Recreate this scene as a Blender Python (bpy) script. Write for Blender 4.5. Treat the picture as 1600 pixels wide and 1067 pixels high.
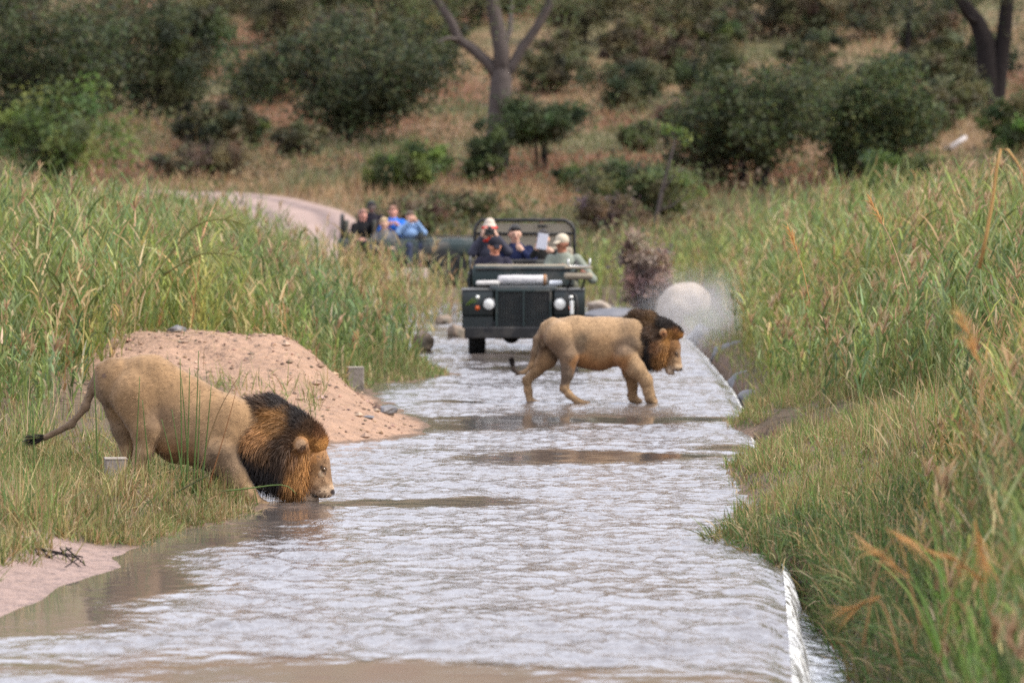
import bpy, bmesh, math, random
import numpy as np
from mathutils import Vector, Matrix

for o in list(bpy.data.objects):
    bpy.data.objects.remove(o, do_unlink=True)
SC = bpy.context.scene
COL = SC.collection
RNG = np.random.default_rng(7)
random.seed(7)

# ------------------------------------------------------------------ camera
CAM_H = 2.57            # eye height above the water (m); lens 200 mm on a 36 mm sensor
F = 8889.0              # focal length in 1600-wide pixels
HOR = 275.0             # horizon row
cam_d = bpy.data.cameras.new('camera')
cam = bpy.data.objects.new('camera', cam_d)
COL.objects.link(cam)
cam.location = (0, 0, CAM_H)
cam.rotation_euler = (math.pi / 2 - math.atan((533.5 - HOR) / F), 0, 0)
cam_d.lens = 200
cam_d.sensor_width = 36
cam_d.clip_start = 0.5
cam_d.clip_end = 3000
cam_d.dof.use_dof = True
cam_d.dof.focus_distance = 46.5
cam_d.dof.aperture_fstop = 3.7
SC.camera = cam

# ------------------------------------------------------------------ light
SUN_EL, SUN_AZ = math.radians(48), math.radians(100)     # soft high light from the right, through thin cloud
world = bpy.data.worlds.new('World')
SC.world = world
world.use_nodes = True
wn = world.node_tree
wn.nodes.clear()
sky = wn.nodes.new('ShaderNodeTexSky')
sky.sky_type = 'NISHITA'
sky.sun_disc = False
sky.sun_elevation = SUN_EL
sky.sun_rotation = SUN_AZ
sky.air_density = 1.0
sky.dust_density = 4.0
hs = wn.nodes.new('ShaderNodeHueSaturation')
hs.inputs['Saturation'].default_value = 0.38
bg = wn.nodes.new('ShaderNodeBackground')
bg.inputs['Strength'].default_value = 0.13
wo = wn.nodes.new('ShaderNodeOutputWorld')
wn.links.new(sky.outputs[0], hs.inputs['Color'])
cl_mix = wn.nodes.new('ShaderNodeMix'); cl_mix.data_type = 'RGBA'      # even veil of thin cloud over the clear sky
cl_mix.inputs['Factor'].default_value = 0.65
cl_mix.inputs['B'].default_value = (6.5, 6.75, 7.9, 1)
wn.links.new(hs.outputs[0], cl_mix.inputs['A'])
wn.links.new(cl_mix.outputs['Result'], bg.inputs['Color'])
wn.links.new(bg.outputs[0], wo.inputs['Surface'])
sun_d = bpy.data.lights.new('sun', 'SUN')
sun_d.energy = 2.1
sun_d.angle = math.radians(11)
sun_d.color = (1.0, 0.92, 0.80)
sun = bpy.data.objects.new('sun', sun_d)
COL.objects.link(sun)
sdir = Vector((math.sin(SUN_AZ) * math.cos(SUN_EL), math.cos(SUN_AZ) * math.cos(SUN_EL), math.sin(SUN_EL)))
sun.rotation_euler = sdir.to_track_quat('Z', 'Y').to_euler()
sun.location = (30, -30, 40)
vs = SC.view_settings
vs.view_transform = 'Standard'
vs.look = 'None'
vs.gamma = 1.0
vs.exposure = 1.05
vs.use_curve_mapping = False
SC.render.engine = 'CYCLES'
SC.cycles.use_denoising = False
SC.cycles.max_bounces = 6
SC.cycles.transparent_max_bounces = 8
SC.cycles.volume_bounces = 1
SC.cycles.caustics_reflective = False
SC.cycles.caustics_refractive = False


# ------------------------------------------------------------------ helpers
def at(px, py, Y):
    """the place seen at photo pixel (px, py) at distance Y"""
    s = F / Y
    return Vector(((px - 800) / s, Y, CAM_H - (py - HOR) / s))


def tag(o, label=None, cat=None, group=None, kind=None):
    if label: o['label'] = label
    if cat: o['category'] = cat
    if group: o['group'] = group
    if kind: o['kind'] = kind
    return o


def empty(name, loc=(0, 0, 0), rz=0.0, label=None, cat=None, group=None):
    o = bpy.data.objects.new(name, None)
    COL.objects.link(o)
    o.location = loc
    o.rotation_euler = (0, 0, rz)
    o.empty_display_size = 0.2
    return tag(o, label, cat, group)


def link(name, me, mat=None, parent=None, loc=None):
    o = bpy.data.objects.new(name, me)
    COL.objects.link(o)
    if mat is not None:
        me.materials.clear()
        me.materials.append(mat)
    if parent is not None:
        o.parent = parent
    if loc is not None:
        o.location = loc
    return o


def np_mesh(name, V, faces, cols=None, smooth=False, attrs=None):
    """faces: (M,3) or (M,4) int array, or a list of such arrays"""
    if not isinstance(faces, list):
        faces = [faces]
    faces = [np.asarray(f, dtype=np.int32) for f in faces if len(f)]
    me = bpy.data.meshes.new(name)
    V = np.ascontiguousarray(V, dtype=np.float32)
    me.vertices.add(len(V))
    me.vertices.foreach_set('co', V.ravel())
    nl = sum(f.size for f in faces)
    me.loops.add(nl)
    me.loops.foreach_set('vertex_index', np.concatenate([f.ravel() for f in faces]))
    npoly = sum(len(f) for f in faces)
    me.polygons.add(npoly)
    tot = np.concatenate([np.full(len(f), f.shape[1], np.int32) for f in faces])
    start = np.concatenate([[0], np.cumsum(tot)[:-1]]).astype(np.int32)
    me.polygons.foreach_set('loop_start', start)
    me.polygons.foreach_set('use_smooth', np.full(npoly, smooth, dtype=bool))
    me.update(calc_edges=True)
    if cols is not None:
        ca = me.color_attributes.new('Col', 'FLOAT_COLOR', 'POINT')
        c4 = np.ones((len(V), 4), np.float32)
        c4[:, :3] = cols
        ca.data.foreach_set('color', c4.ravel())
    for k, a in (attrs or {}).items():
        at_ = me.attributes.new(k, 'FLOAT', 'POINT')
        at_.data.foreach_set('value', np.ascontiguousarray(a, dtype=np.float32))
    me.validate()
    return me


def _hash(ix, iy, iz, seed):
    n = (ix * 374761393 + iy * 668265263 + iz * 2147483647 + seed * 1274126177) & 0xFFFFFFFF
    n = ((n ^ (n >> 13)) * 1274126177) & 0xFFFFFFFF
    return ((n ^ (n >> 16)) & 0xFFFF) / 65535.0


def vnoise(x, y, z=0.0, seed=0):
    """smooth value noise in 0..1"""
    x, y, z = np.broadcast_arrays(np.asarray(x, float), np.asarray(y, float), np.asarray(z, float))
    ix, iy, iz = np.floor(x).astype(np.int64), np.floor(y).astype(np.int64), np.floor(z).astype(np.int64)
    fx, fy, fz = x - ix, y - iy, z - iz
    fx, fy, fz = [f * f * (3 - 2 * f) for f in (fx, fy, fz)]
    r = 0
    for dx in (0, 1):
        for dy in (0, 1):
            for dz in (0, 1):
                w = (fx if dx else 1 - fx) * (fy if dy else 1 - fy) * (fz if dz else 1 - fz)
                r = r + w * _hash(ix + dx, iy + dy, iz + dz, seed)
    return r


def fbm(x, y, z=0.0, seed=0, oct=3):
    r, a, t = 0, 1.0, 0
    for k in range(oct):
        r = r + a * vnoise(np.asarray(x) * 2 ** k, np.asarray(y) * 2 ** k, np.asarray(z) * 2 ** k, seed + k)
        t += a
        a *= 0.5
    return r / t


def sstep(a, b, x):
    t = np.clip((np.asarray(x, float) - a) / (b - a), 0, 1)
    return t * t * (3 - 2 * t)


# ------------------------------------------------------------------ materials
def new_mat(name):
    m = bpy.data.materials.new(name)
    m.use_nodes = True
    nt = m.node_tree
    b = nt.nodes['Principled BSDF']
    return m, nt, b


def mat(name, col, rough=0.6, metal=0.0, var=0.12, scale=6.0, bump=0.0, bscale=40.0, spec=0.4, dirt=None, dscale=3.0):
    """plain surface with uneven colour, optional blotches of a second colour and fine relief"""
    m, nt, b = new_mat(name)
    tc = nt.nodes.new('ShaderNodeTexCoord')
    n = nt.nodes.new('ShaderNodeTexNoise')
    n.inputs['Scale'].default_value = scale
    n.inputs['Detail'].default_value = 5
    nt.links.new(tc.outputs['Object'], n.inputs['Vector'])
    mx = nt.nodes.new('ShaderNodeMix'); mx.data_type = 'RGBA'
    lo = [c * (1 - var) for c in col]; hi = [min(1, c * (1 + var)) for c in col]
    mx.inputs['A'].default_value = (*lo, 1); mx.inputs['B'].default_value = (*hi, 1)
    nt.links.new(n.outputs['Fac'], mx.inputs['Factor'])
    out = mx.outputs['Result']
    if dirt is not None:
        n2 = nt.nodes.new('ShaderNodeTexNoise')
        n2.inputs['Scale'].default_value = dscale
        n2.inputs['Detail'].default_value = 6
        nt.links.new(tc.outputs['Object'], n2.inputs['Vector'])
        rp = nt.nodes.new('ShaderNodeMapRange')
        rp.inputs['From Min'].default_value = 0.48; rp.inputs['From Max'].default_value = 0.68
        nt.links.new(n2.outputs['Fac'], rp.inputs['Value'])
        m2 = nt.nodes.new('ShaderNodeMix'); m2.data_type = 'RGBA'
        m2.inputs['B'].default_value = (*dirt, 1)
        nt.links.new(rp.outputs[0], m2.inputs['Factor'])
        nt.links.new(out, m2.inputs['A'])
        out = m2.outputs['Result']
    nt.links.new(out, b.inputs['Base Color'])
    b.inputs['Roughness'].default_value = rough
    b.inputs['Metallic'].default_value = metal
    b.inputs['Specular IOR Level'].default_value = spec
    if bump:
        n3 = nt.nodes.new('ShaderNodeTexNoise')
        n3.inputs['Scale'].default_value = bscale
        n3.inputs['Detail'].default_value = 4
        nt.links.new(tc.outputs['Object'], n3.inputs['Vector'])
        bp = nt.nodes.new('ShaderNodeBump')
        bp.inputs['Strength'].default_value = bump
        bp.inputs['Distance'].default_value = 0.02
        nt.links.new(n3.outputs['Fac'], bp.inputs['Height'])
        nt.links.new(bp.outputs[0], b.inputs['Normal'])
    return m


def mat_vcol(name, rough=0.7, spec=0.25, trans=0.0, nvar=0.0, nscale=30.0, bump=0.0, bscale=60.0, sheen=0.0):
    """takes its colour from the colour attribute; trans = share of light let through (leaves)"""
    m, nt, b = new_mat(name)
    a = nt.nodes.new('ShaderNodeAttribute'); a.attribute_name = 'Col'
    out = a.outputs['Color']
    if nvar or bump:
        tc = nt.nodes.new('ShaderNodeTexCoord')
    if nvar:
        n = nt.nodes.new('ShaderNodeTexNoise')
        n.inputs['Scale'].default_value = nscale; n.inputs['Detail'].default_value = 6
        nt.links.new(tc.outputs['Object'], n.inputs['Vector'])
        mr = nt.nodes.new('ShaderNodeMapRange')
        mr.inputs['From Min'].default_value = 0.3; mr.inputs['From Max'].default_value = 0.7
        mr.inputs['To Min'].default_value = 1 - nvar; mr.inputs['To Max'].default_value = 1 + nvar
        nt.links.new(n.outputs['Fac'], mr.inputs['Value'])
        vm = nt.nodes.new('ShaderNodeVectorMath'); vm.operation = 'SCALE'
        nt.links.new(out, vm.inputs[0]); nt.links.new(mr.outputs[0], vm.inputs['Scale'])
        out = vm.outputs[0]
    nt.links.new(out, b.inputs['Base Color'])
    b.inputs['Roughness'].default_value = rough
    b.inputs['Specular IOR Level'].default_value = spec
    if sheen:
        b.inputs['Sheen Weight'].default_value = sheen
    if bump:
        n3 = nt.nodes.new('ShaderNodeTexNoise')
        n3.inputs['Scale'].default_value = bscale; n3.inputs['Detail'].default_value = 5
        nt.links.new(tc.outputs['Object'], n3.inputs['Vector'])
        bp = nt.nodes.new('ShaderNodeBump')
        bp.inputs['Strength'].default_value = bump; bp.inputs['Distance'].default_value = 0.02
        nt.links.new(n3.outputs['Fac'], bp.inputs['Height'])
        nt.links.new(bp.outputs[0], b.inputs['Normal'])
    if trans:
        t = nt.nodes.new('ShaderNodeBsdfTranslucent')
        nt.links.new(out, t.inputs['Color'])
        ms = nt.nodes.new('ShaderNodeMixShader'); ms.inputs[0].default_value = trans
        nt.links.new(b.outputs[0], ms.inputs[1]); nt.links.new(t.outputs[0], ms.inputs[2])
        nt.links.new(ms.outputs[0], nt.nodes['Material Output'].inputs['Surface'])
    return m


M_LEAF = mat_vcol('leaf', rough=0.55, spec=0.3, trans=0.38)
M_BARK = mat('bark', (0.085, 0.070, 0.064), spec=0.1, rough=0.9, var=0.35, scale=5, bump=0.6, bscale=14)
M_BARKD = mat('dark_bark', (0.02, 0.0165, 0.016), spec=0.08, rough=0.9, var=0.35, scale=5, bump=0.6, bscale=14)


# ------------------------------------------------------------------ plant strips
def unit(v):
    return v / np.maximum(np.linalg.norm(v, axis=-1, keepdims=True), 1e-9)


def strips(base, d0, L, w, droop, col, segs=3, side=None, taper=0.8):
    """many tapering bent blades: base (N,3), first direction d0 (N,3), length, width, droop (N), colour (N,3)"""
    N = len(base)
    t = np.linspace(0, 1, segs + 1)
    P = base[:, None, :] + d0[:, None, :] * (L[:, None] * t)[..., None]
    P[..., 2] -= (droop * L)[:, None] * t ** 2
    if side is None:
        ph = RNG.uniform(0, 2 * np.pi, N)
        side = np.stack([np.cos(ph), np.sin(ph), np.zeros(N)], 1)
    side = unit(side - d0 * np.sum(side * d0, 1, keepdims=True))
    wt = (1 - t[:-1]) ** taper * 0.75 + 0.25 * (1 - t[:-1])
    wt[0] *= 0.75
    lv = P[:, :-1, :]
    off = side[:, None, :] * (w[:, None] * 0.5 * wt)[..., None]
    n = 2 * segs + 1
    V = np.empty((N, n, 3))
    V[:, 0:2 * segs:2] = lv - off
    V[:, 1:2 * segs:2] = lv + off
    V[:, -1] = P[:, -1]
    f = []
    for k in range(segs - 1):
        a = 2 * k
        f += [(a, a + 1, a + 3), (a, a + 3, a + 2)]
    f.append((2 * segs - 2, 2 * segs - 1, 2 * segs))
    f = np.array(f)
    Fc = (np.arange(N)[:, None, None] * n + f[None]).reshape(-1, 3)
    C = np.repeat(col, n, 0)
    return V.reshape(-1, 3), Fc, C


def merge(*parts):
    Vs, Fs, Cs, k = [], [], [], 0
    for V, Fc, C in parts:
        Vs.append(V); Fs.append(Fc + k); Cs.append(C); k += len(V)
    return np.concatenate(Vs), np.concatenate(Fs), np.concatenate(Cs)


def pick(pal, n, wts=None, jit=0.15):
    pal = np.array(pal, float)
    i = RNG.choice(len(pal), n, p=None if wts is None else np.array(wts) / np.sum(wts))
    return np.clip(pal[i] * (1 + RNG.normal(0, jit, (n, 1))) * (1 + RNG.normal(0, jit * 0.35, (n, 3))), 0.005, 0.9)


# ------------------------------------------------------------------ solid helpers
def tube(pts, rad, sides=8, cap=True):
    """swept tube as (V, F list)"""
    pts = np.array(pts, float); n = len(pts)
    rad = np.full(n, rad, float) if np.isscalar(rad) else np.array(rad, float)
    tg = np.gradient(pts, axis=0)
    tg = unit(tg)
    up = np.array([0, 0, 1.0]) if abs(tg[0, 2]) < 0.9 else np.array([0, 1.0, 0])
    u = np.cross(up, tg[0]); u /= np.linalg.norm(u)
    V = []
    for i in range(n):
        u = u - tg[i] * np.dot(u, tg[i]); u /= np.linalg.norm(u)
        v = np.cross(tg[i], u)
        a = np.arange(sides) * 2 * np.pi / sides
        V.append(pts[i] + rad[i] * (np.cos(a)[:, None] * u + np.sin(a)[:, None] * v))
    V = np.concatenate(V)
    Q = []
    for i in range(n - 1):
        for j in range(sides):
            a, b = i * sides + j, i * sides + (j + 1) % sides
            Q.append((a, b, b + sides, a + sides))
    T = []
    if cap:
        V = np.concatenate([V, pts[:1], pts[-1:]])
        c0, c1 = n * sides, n * sides + 1
        for j in range(sides):
            T.append((c0, (j + 1) % sides, j))
            T.append((c1, (n - 1) * sides + j, (n - 1) * sides + (j + 1) % sides))
    return V, Q, T


def tube_mesh(name, specs):
    Vs, Qs, Ts, k = [], [], [], 0
    for pts, rad, sides in specs:
        V, Q, T = tube(pts, rad, sides)
        Vs.append(V); Qs += [tuple(i + k for i in q) for q in Q]; Ts += [tuple(i + k for i in q) for q in T]
        k += len(V)
    return np_mesh(name, np.concatenate(Vs), [np.array(Qs), np.array(Ts)], smooth=True)


def tube_obj(name, pts, rad, m, parent=None, sides=8):
    return link(name, tube_mesh(name, [(pts, rad, sides)]), m, parent)


def box(name, c, size, m, parent=None, bevel=0.01, rot=None, segs=2, taper=None):
    bm = bmesh.new()
    bmesh.ops.create_cube(bm, size=1)
    for v in bm.verts:
        v.co = Vector((v.co.x * size[0], v.co.y * size[1], v.co.z * size[2]))
        if taper and v.co.z > 0:
            v.co.x *= taper[0]; v.co.y *= taper[1]
    if bevel:
        bmesh.ops.bevel(bm, geom=bm.edges[:], offset=bevel, segments=segs, affect='EDGES', profile=0.5)
    if rot is not None:
        bmesh.ops.rotate(bm, verts=bm.verts[:], cent=(0, 0, 0), matrix=rot)
    bmesh.ops.translate(bm, verts=bm.verts[:], vec=c)
    me = bpy.data.meshes.new(name)
    bm.to_mesh(me); bm.free()
    for p in me.polygons: p.use_smooth = bool(bevel and bevel > 0.02)
    return link(name, me, m, parent)


def lathe(name, prof, axis, c, m, parent=None, n=28):
    """prof: list of (along axis, radius)"""
    ax = {'x': 0, 'y': 1, 'z': 2}[axis]
    a = np.arange(n) * 2 * np.pi / n
    V = []
    for (h, r) in prof:
        q = np.zeros((n, 3)); q[:, ax] = h
        q[:, (ax + 1) % 3] = r * np.cos(a); q[:, (ax + 2) % 3] = r * np.sin(a)
        V.append(q)
    V = np.concatenate(V) + np.array(c, float)
    Q = [(i * n + j, i * n + (j + 1) % n, (i + 1) * n + (j + 1) % n, (i + 1) * n + j) for i in range(len(prof) - 1) for j in range(n)]
    return link(name, np_mesh(name, V, np.array(Q), smooth=True), m, parent)


# ------------------------------------------------------------------ bodies: smooth union of round cones, meshed with surface nets
def sdf_mesh(name, prims, h, k=0.05, colfn=None, pad=0.06):
    """prims: (ax,ay,az,ra, bx,by,bz,rb, sy, kk) - sy squashes across y about the mean y; returns (mesh, V)"""
    P = np.array([[*p[:8]] for p in prims], float)
    lo = np.minimum(P[:, 0:3] - P[:, 3:4], P[:, 4:7] - P[:, 7:8]).min(0) - pad
    hi = np.maximum(P[:, 0:3] + P[:, 3:4], P[:, 4:7] + P[:, 7:8]).max(0) + pad
    n = np.ceil((hi - lo) / h).astype(int) + 1
    G = np.full(n, 1.0)
    ax = [lo[i] + np.arange(n[i]) * h for i in range(3)]
    for p in prims:
        a, ra, b, rb = np.array(p[0:3], float), p[3], np.array(p[4:7], float), p[7]
        sy = p[8] if len(p) > 8 and p[8] else 1.0
        kk = p[9] if len(p) > 9 and p[9] else k
        m = kk + 2 * h + 0.01
        l = np.minimum(a - ra, b - rb) - m; u = np.maximum(a + ra, b + rb) + m
        i0 = np.clip(((l - lo) / h).astype(int), 0, n - 1); i1 = np.clip(((u - lo) / h).astype(int) + 2, 1, n)
        X = ax[0][i0[0]:i1[0]][:, None, None]; Yg = ax[1][i0[1]:i1[1]][None, :, None]; Z = ax[2][i0[2]:i1[2]][None, None, :]
        ba = b - a; L2 = max(float(ba @ ba), 1e-12)
        t = np.clip(((X - a[0]) * ba[0] + (Yg - a[1]) * ba[1] + (Z - a[2]) * ba[2]) / L2, 0, 1)
        dx, dy, dz = X - a[0] - t * ba[0], (Yg - a[1] - t * ba[1]) / sy, Z - a[2] - t * ba[2]
        d = np.sqrt(dx * dx + dy * dy + dz * dz) - (ra + (rb - ra) * t)
        g = G[i0[0]:i1[0], i0[1]:i1[1], i0[2]:i1[2]]
        hh = np.maximum(kk - np.abs(g - d), 0) / kk
        G[i0[0]:i1[0], i0[1]:i1[1], i0[2]:i1[2]] = np.minimum(g, d) - hh * hh * kk * 0.25
    V, Q = nets(G, lo, h)
    cols = colfn(V) if colfn else None
    return np_mesh(name, V, Q, cols=cols, smooth=True), V


def nets(G, lo, h):
    S = G < 0
    n = np.array(G.shape)
    c = n - 1
    cnt = np.zeros(c, np.int32); acc = np.zeros((*c, 3))
    sl = lambda o: tuple(slice(o[i], o[i] + c[i]) for i in range(3))
    corners = [(i, j, k) for i in (0, 1) for j in (0, 1) for k in (0, 1)]
    for a in corners:
        for ax in range(3):
            if a[ax] == 0:
                b = list(a); b[ax] = 1
                ga, gb = G[sl(a)], G[sl(b)]
                cr = S[sl(a)] != S[sl(b)]
                t = np.where(cr, ga / np.where(cr, ga - gb, 1), 0)
                cnt += cr
                for q in range(3):
                    acc[..., q] += np.where(cr, a[q] + (t if q == ax else 0), 0)
    on = cnt > 0
    idx = np.full(c, -1, np.int64); idx[on] = np.arange(on.sum())
    V = (np.argwhere(on) + acc[on] / cnt[on][:, None]) * h + lo
    Qs = []
    for ax in range(3):
        o1, o2 = [(1, 2), (2, 0), (0, 1)][ax]
        A = [slice(None)] * 3; B = [slice(None)] * 3
        A[ax] = slice(0, n[ax] - 1); B[ax] = slice(1, n[ax])
        cr = S[tuple(A)] != S[tuple(B)]
        ii = np.argwhere(cr)
        ok = (ii[:, o1] > 0) & (ii[:, o2] > 0) & (ii[:, o1] < n[o1] - 1) & (ii[:, o2] < n[o2] - 1)
        ii = ii[ok]
        ins = S[tuple(A)][tuple(ii.T)]
        q = []
        for d1, d2 in ((-1, -1), (0, -1), (0, 0), (-1, 0)):
            j = ii.copy(); j[:, o1] += d1; j[:, o2] += d2
            q.append(idx[tuple(j.T)])
        q = np.stack(q, 1)
        q[~ins] = q[~ins][:, ::-1]
        Qs.append(q)
    return V, np.concatenate(Qs)


def rbf(P, anchors, sharp=2.2):
    """blend values of anchors (x, z, radius, value...) over points (N,2)"""
    A = np.array(anchors, float)
    d = np.sqrt((P[:, None, 0] - A[None, :, 0]) ** 2 + (P[:, None, 1] - A[None, :, 1]) ** 2) / A[None, :, 2]
    w = np.exp(-sharp * d * d) + 1e-6 / (1 + d * d)
    w /= w.sum(1, keepdims=True)
    return w @ A[:, 3:]
# ------------------------------------------------------------------ the land
XL = np.array([  # Y, x of the left water's edge
    (-60, -7), (10, -4.2), (26, -3.35), (33.3, -2.98), (35.6, -2.85), (37.4, -2.62), (38.4, -2.75), (41.2, -2.45), (43.4, -2.02), (44.3, -1.93), (46.0, -2.35),
    (49, -2.45), (53, -2.05), (54.8, -1.66), (55.8, -1.15), (56.8, -0.86), (58.5, -0.88), (60, -1.0), (63.5, -1.45), (67, -1.65), (70, -1.75), (71.5, -1.2), (73.0, -0.85),
    (74.6, -0.88), (76.5, -1.3), (80, -1.9), (90, -2.3), (104, -2.4), (113, -2.4), (116, -1.2), (118, 3), (700, 3)], float)
XR = np.array([  # Y, x of the right bank's edge
    (-60, 4.0), (10, 2.4), (22, 2.1), (29, 2.16), (33, 2.11), (36.5, 2.08), (38.0, 2.0), (39, 1.82), (40.4, 1.56), (42, 1.66), (43.6, 1.78), (44.8, 1.98), (46.2, 1.86),
    (48.6, 1.86), (50.5, 1.95), (52.2, 2.15), (54, 2.6), (55.0, 3.0), (56.2, 3.0), (57.3, 2.5), (58.6, 2.2), (60, 2.35), (62.6, 2.62), (68, 2.86), (76, 2.98), (90, 3.05), (104, 3.0), (112, 2.9), (116, 1.5), (118, -3), (700, -3)], float)
EDGE = np.array([  # right lip of the concrete causeway
    (-60, -0.4), (10, 0.9), (28.9, 1.43), (37.2, 1.78), (46, 2.1), (58, 2.42), (64, 2.58), (70, 2.69), (83, 2.80), (97, 2.84), (112, 2.85), (118, 2.85)], float)
HILL = np.array([(-100, 0.25), (112, 0.0), (120, 0.12), (130, 0.32), (150, 0.85), (175, 1.85), (200, 3.0), (230, 5.0), (260, 8.1), (300, 13.5), (400, 30), (600, 58), (900, 80)], float)
# two wheel tracks of the road: (x, Y) centre line
ROAD = np.array([(0.6, 100), (-0.4, 112), (-2.2, 124), (-4.3, 140), (-5.4, 152), (-6.2, 164), (-7.9, 173), (-10.5, 178), (-14.5, 181), (-22, 184), (-36, 188), (-60, 196)], float)


def xl(Y): return np.interp(Y, XL[:, 0], XL[:, 1]) + 0.05 * (vnoise(np.asarray(Y) * 2.3, 3.1) - 0.5) + 0.10 * (vnoise(np.asarray(Y) * 0.9, 7.7) - 0.5) * (np.asarray(Y) < 114)
def xr(Y): return np.interp(Y, XR[:, 0], XR[:, 1]) + 0.05 * (vnoise(np.asarray(Y) * 2.6, 13.1) - 0.5) + 0.10 * (vnoise(np.asarray(Y) * 0.9, 17.7) - 0.5) * (np.asarray(Y) < 114)
def xe(Y): return np.interp(Y, EDGE[:, 0], EDGE[:, 1])


def mound(X, Y):
    wx = X + 0.5 * (fbm(X * 0.8, Y * 0.25, seed=101) - 0.5); wy = Y + 2.0 * (fbm(X * 0.7, Y * 0.3, seed=102) - 0.5)
    a = np.exp(-(((wx + 3.4) / 1.45) ** 2 + ((wy - 62.8) / 4.4) ** 2) ** 1.5) * 0.50 + np.exp(-(((wx + 2.35) / 0.8) ** 2 + ((wy - 60.5) / 3.6) ** 2)) * 0.16
    b = np.exp(-(((X + 4.6) / 1.3) ** 2 + ((Y - 56) / 4.0) ** 2)) * 0.16
    return a + b


def height(X, Y):
    X = np.asarray(X, float); Y = np.asarray(Y, float)
    dl = xl(Y) - X
    dr = X - xr(Y)
    bed = -0.07 - 0.02 * fbm(X * 1.5, Y * 0.5, seed=5)
    bed = np.where((X > xe(Y)) & (Y < 117), np.where(Y < 58, -0.55, -0.45), bed)
    hl = 0.16 * sstep(0, 0.9, dl) * np.interp(Y, [36, 40], [0.45, 1.0]) + 0.05 * np.clip(dl, 0, 9) + mound(X, Y) * sstep(0, 1.0, dl) + (0.06 * (fbm(X * 0.9, Y * 0.5, seed=2) - 0.4) + (0.22 * (fbm(X * 1.5 + Y * 0.45, Y * 0.3, seed=6, oct=4) - 0.45) + 0.06 * (fbm(X * 6, Y * 2.2, seed=8) - 0.5)) * sstep(0.1, 0.4, mound(X, Y))) * sstep(0.1, 1.0, dl)
    hr = 0.10 * sstep(0, 0.35, dr) + 0.16 * sstep(0, 1.6, dr) + 0.05 * np.clip(dr, 0, 9) + 0.10 * (fbm(X * 0.9, Y * 0.5, seed=3) - 0.4) * sstep(0.1, 1.0, dr)
    hl = np.where(dl > 0, hl, np.clip(dl * 0.12, bed, 0) if bed.ndim else max(dl * 0.12, bed))
    z = np.where(dl > 0, hl, np.maximum(bed, np.clip(dl * 0.08, -0.07, 0)))
    z = np.where(dr > 0, hr, np.where(dl > 0, z, np.where((X > xe(Y)) & (Y < 117), np.maximum(bed, dr * 2.6), np.maximum(z, np.where(dr > -0.1, dr * 0.7, -1)))))
    far = np.interp(Y, HILL[:, 0], HILL[:, 1]) + (fbm(X * 0.05, Y * 0.04, seed=9) - 0.5) * np.interp(Y, [118, 200, 300], [0.0, 1.2, 4.0]) \
        + 0.10 * np.clip(np.abs(X) - 8, 0, 40) * np.interp(Y, [110, 200], [0, 0.25])
    t = sstep(112, 124, Y)
    side = np.clip(np.abs(X) - 14, 0, 200) * 0.03
    return z * (1 - t) + np.maximum(far, -0.07) * t + side * (1 - t)


def spaced(brk):
    out = []
    for a, b, st in brk:
        out.append(np.arange(a, b, st))
    out.append([brk[-1][1]])
    return np.concatenate(out)


gx = spaced([(-400, -60, 20), (-60, -20, 2.5), (-20, -7, 0.6), (-7, -4.4, 0.2), (-4.4, 4.4, 0.07), (4.4, 8, 0.2), (8, 20, 0.6), (20, 60, 2.5), (60, 400, 20)])
gy = spaced([(-120, 10, 10), (10, 26, 1.0), (26, 76, 0.2), (76, 125, 0.6), (125, 310, 2.0), (310, 900, 20)])
GX, GY = np.meshgrid(gx, gy, indexing='ij')
GZ = height(GX, GY)
nx, ny = len(gx), len(gy)
ii = np.arange(nx * ny).reshape(nx, ny)
gq = np.stack([ii[:-1, :-1], ii[1:, :-1], ii[1:, 1:], ii[:-1, 1:]], -1).reshape(-1, 4)
Vg = np.stack([GX.ravel(), GY.ravel(), GZ.ravel()], 1)


def ground_colour(X, Y):
    sand = np.array([0.35, 0.222, 0.15]); soil = np.array([0.11, 0.08, 0.05]); rust = np.array([0.17, 0.085, 0.047])
    straw = np.array([0.20, 0.135, 0.075]); olive = np.array([0.13, 0.125, 0.06]); wet = np.array([0.17, 0.115, 0.08])
    n1, n2, n3 = fbm(X * 0.12, Y * 0.05, seed=21), fbm(X * 0.3, Y * 0.12, seed=22), fbm(X * 2.0, Y * 1.0, seed=23)
    c = soil[None] * (0.75 + 0.5 * n3[:, None])
    t = sstep(124, 150, Y)[:, None]
    hill = straw + (rust - straw) * sstep(0.45, 0.62, n1)[:, None]
    hill = hill + (olive - hill) * (sstep(0.55, 0.7, n2) * 0.75)[:, None]
    c = c * (1 - t) + hill * t
    dl = xl(Y) - X
    sandm = np.clip(sstep(0.10, 0.30, mound(X, Y)) + sstep(0.6, 0.0, np.abs(dl - 0.2)) * (Y > 53) * (Y < 66), 0, 1) * (dl > 0)
    dr = X - xr(Y)
    sandm = np.maximum(sandm, np.exp(-(((X - 4.15) / 0.5) ** 2 + ((Y - 66) / 2.5) ** 2)) * 1.3 + np.exp(-(((X - 3.0) / 0.35) ** 2 + ((Y - 55.8) / 0.7) ** 2)) * 1.2)
    sandm = np.maximum(sandm, sstep(-3.2, -2.5, X) * sstep(53, 55, Y) * (1 - sstep(65, 67.5, Y)) * (dl > -0.05))
    sandm = np.clip(sandm, 0, 1)[:, None]
    c = c * (1 - sandm) + sand * (0.86 + 0.28 * n3[:, None]) * sandm
    w = ((dl < 0.06) & (dr < 0.06) & (Y < 116))[:, None]
    c = np.where(w, wet, c)
    near = (sstep(-0.3, 0.0, dl) * (1 - sstep(0.5, 0.9, dl)) * (1 - sstep(38.8, 39.6, Y)) * (dl > -0.3))[:, None]
    return c * (1 - near) + np.array([0.30, 0.215, 0.185]) * near


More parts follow.
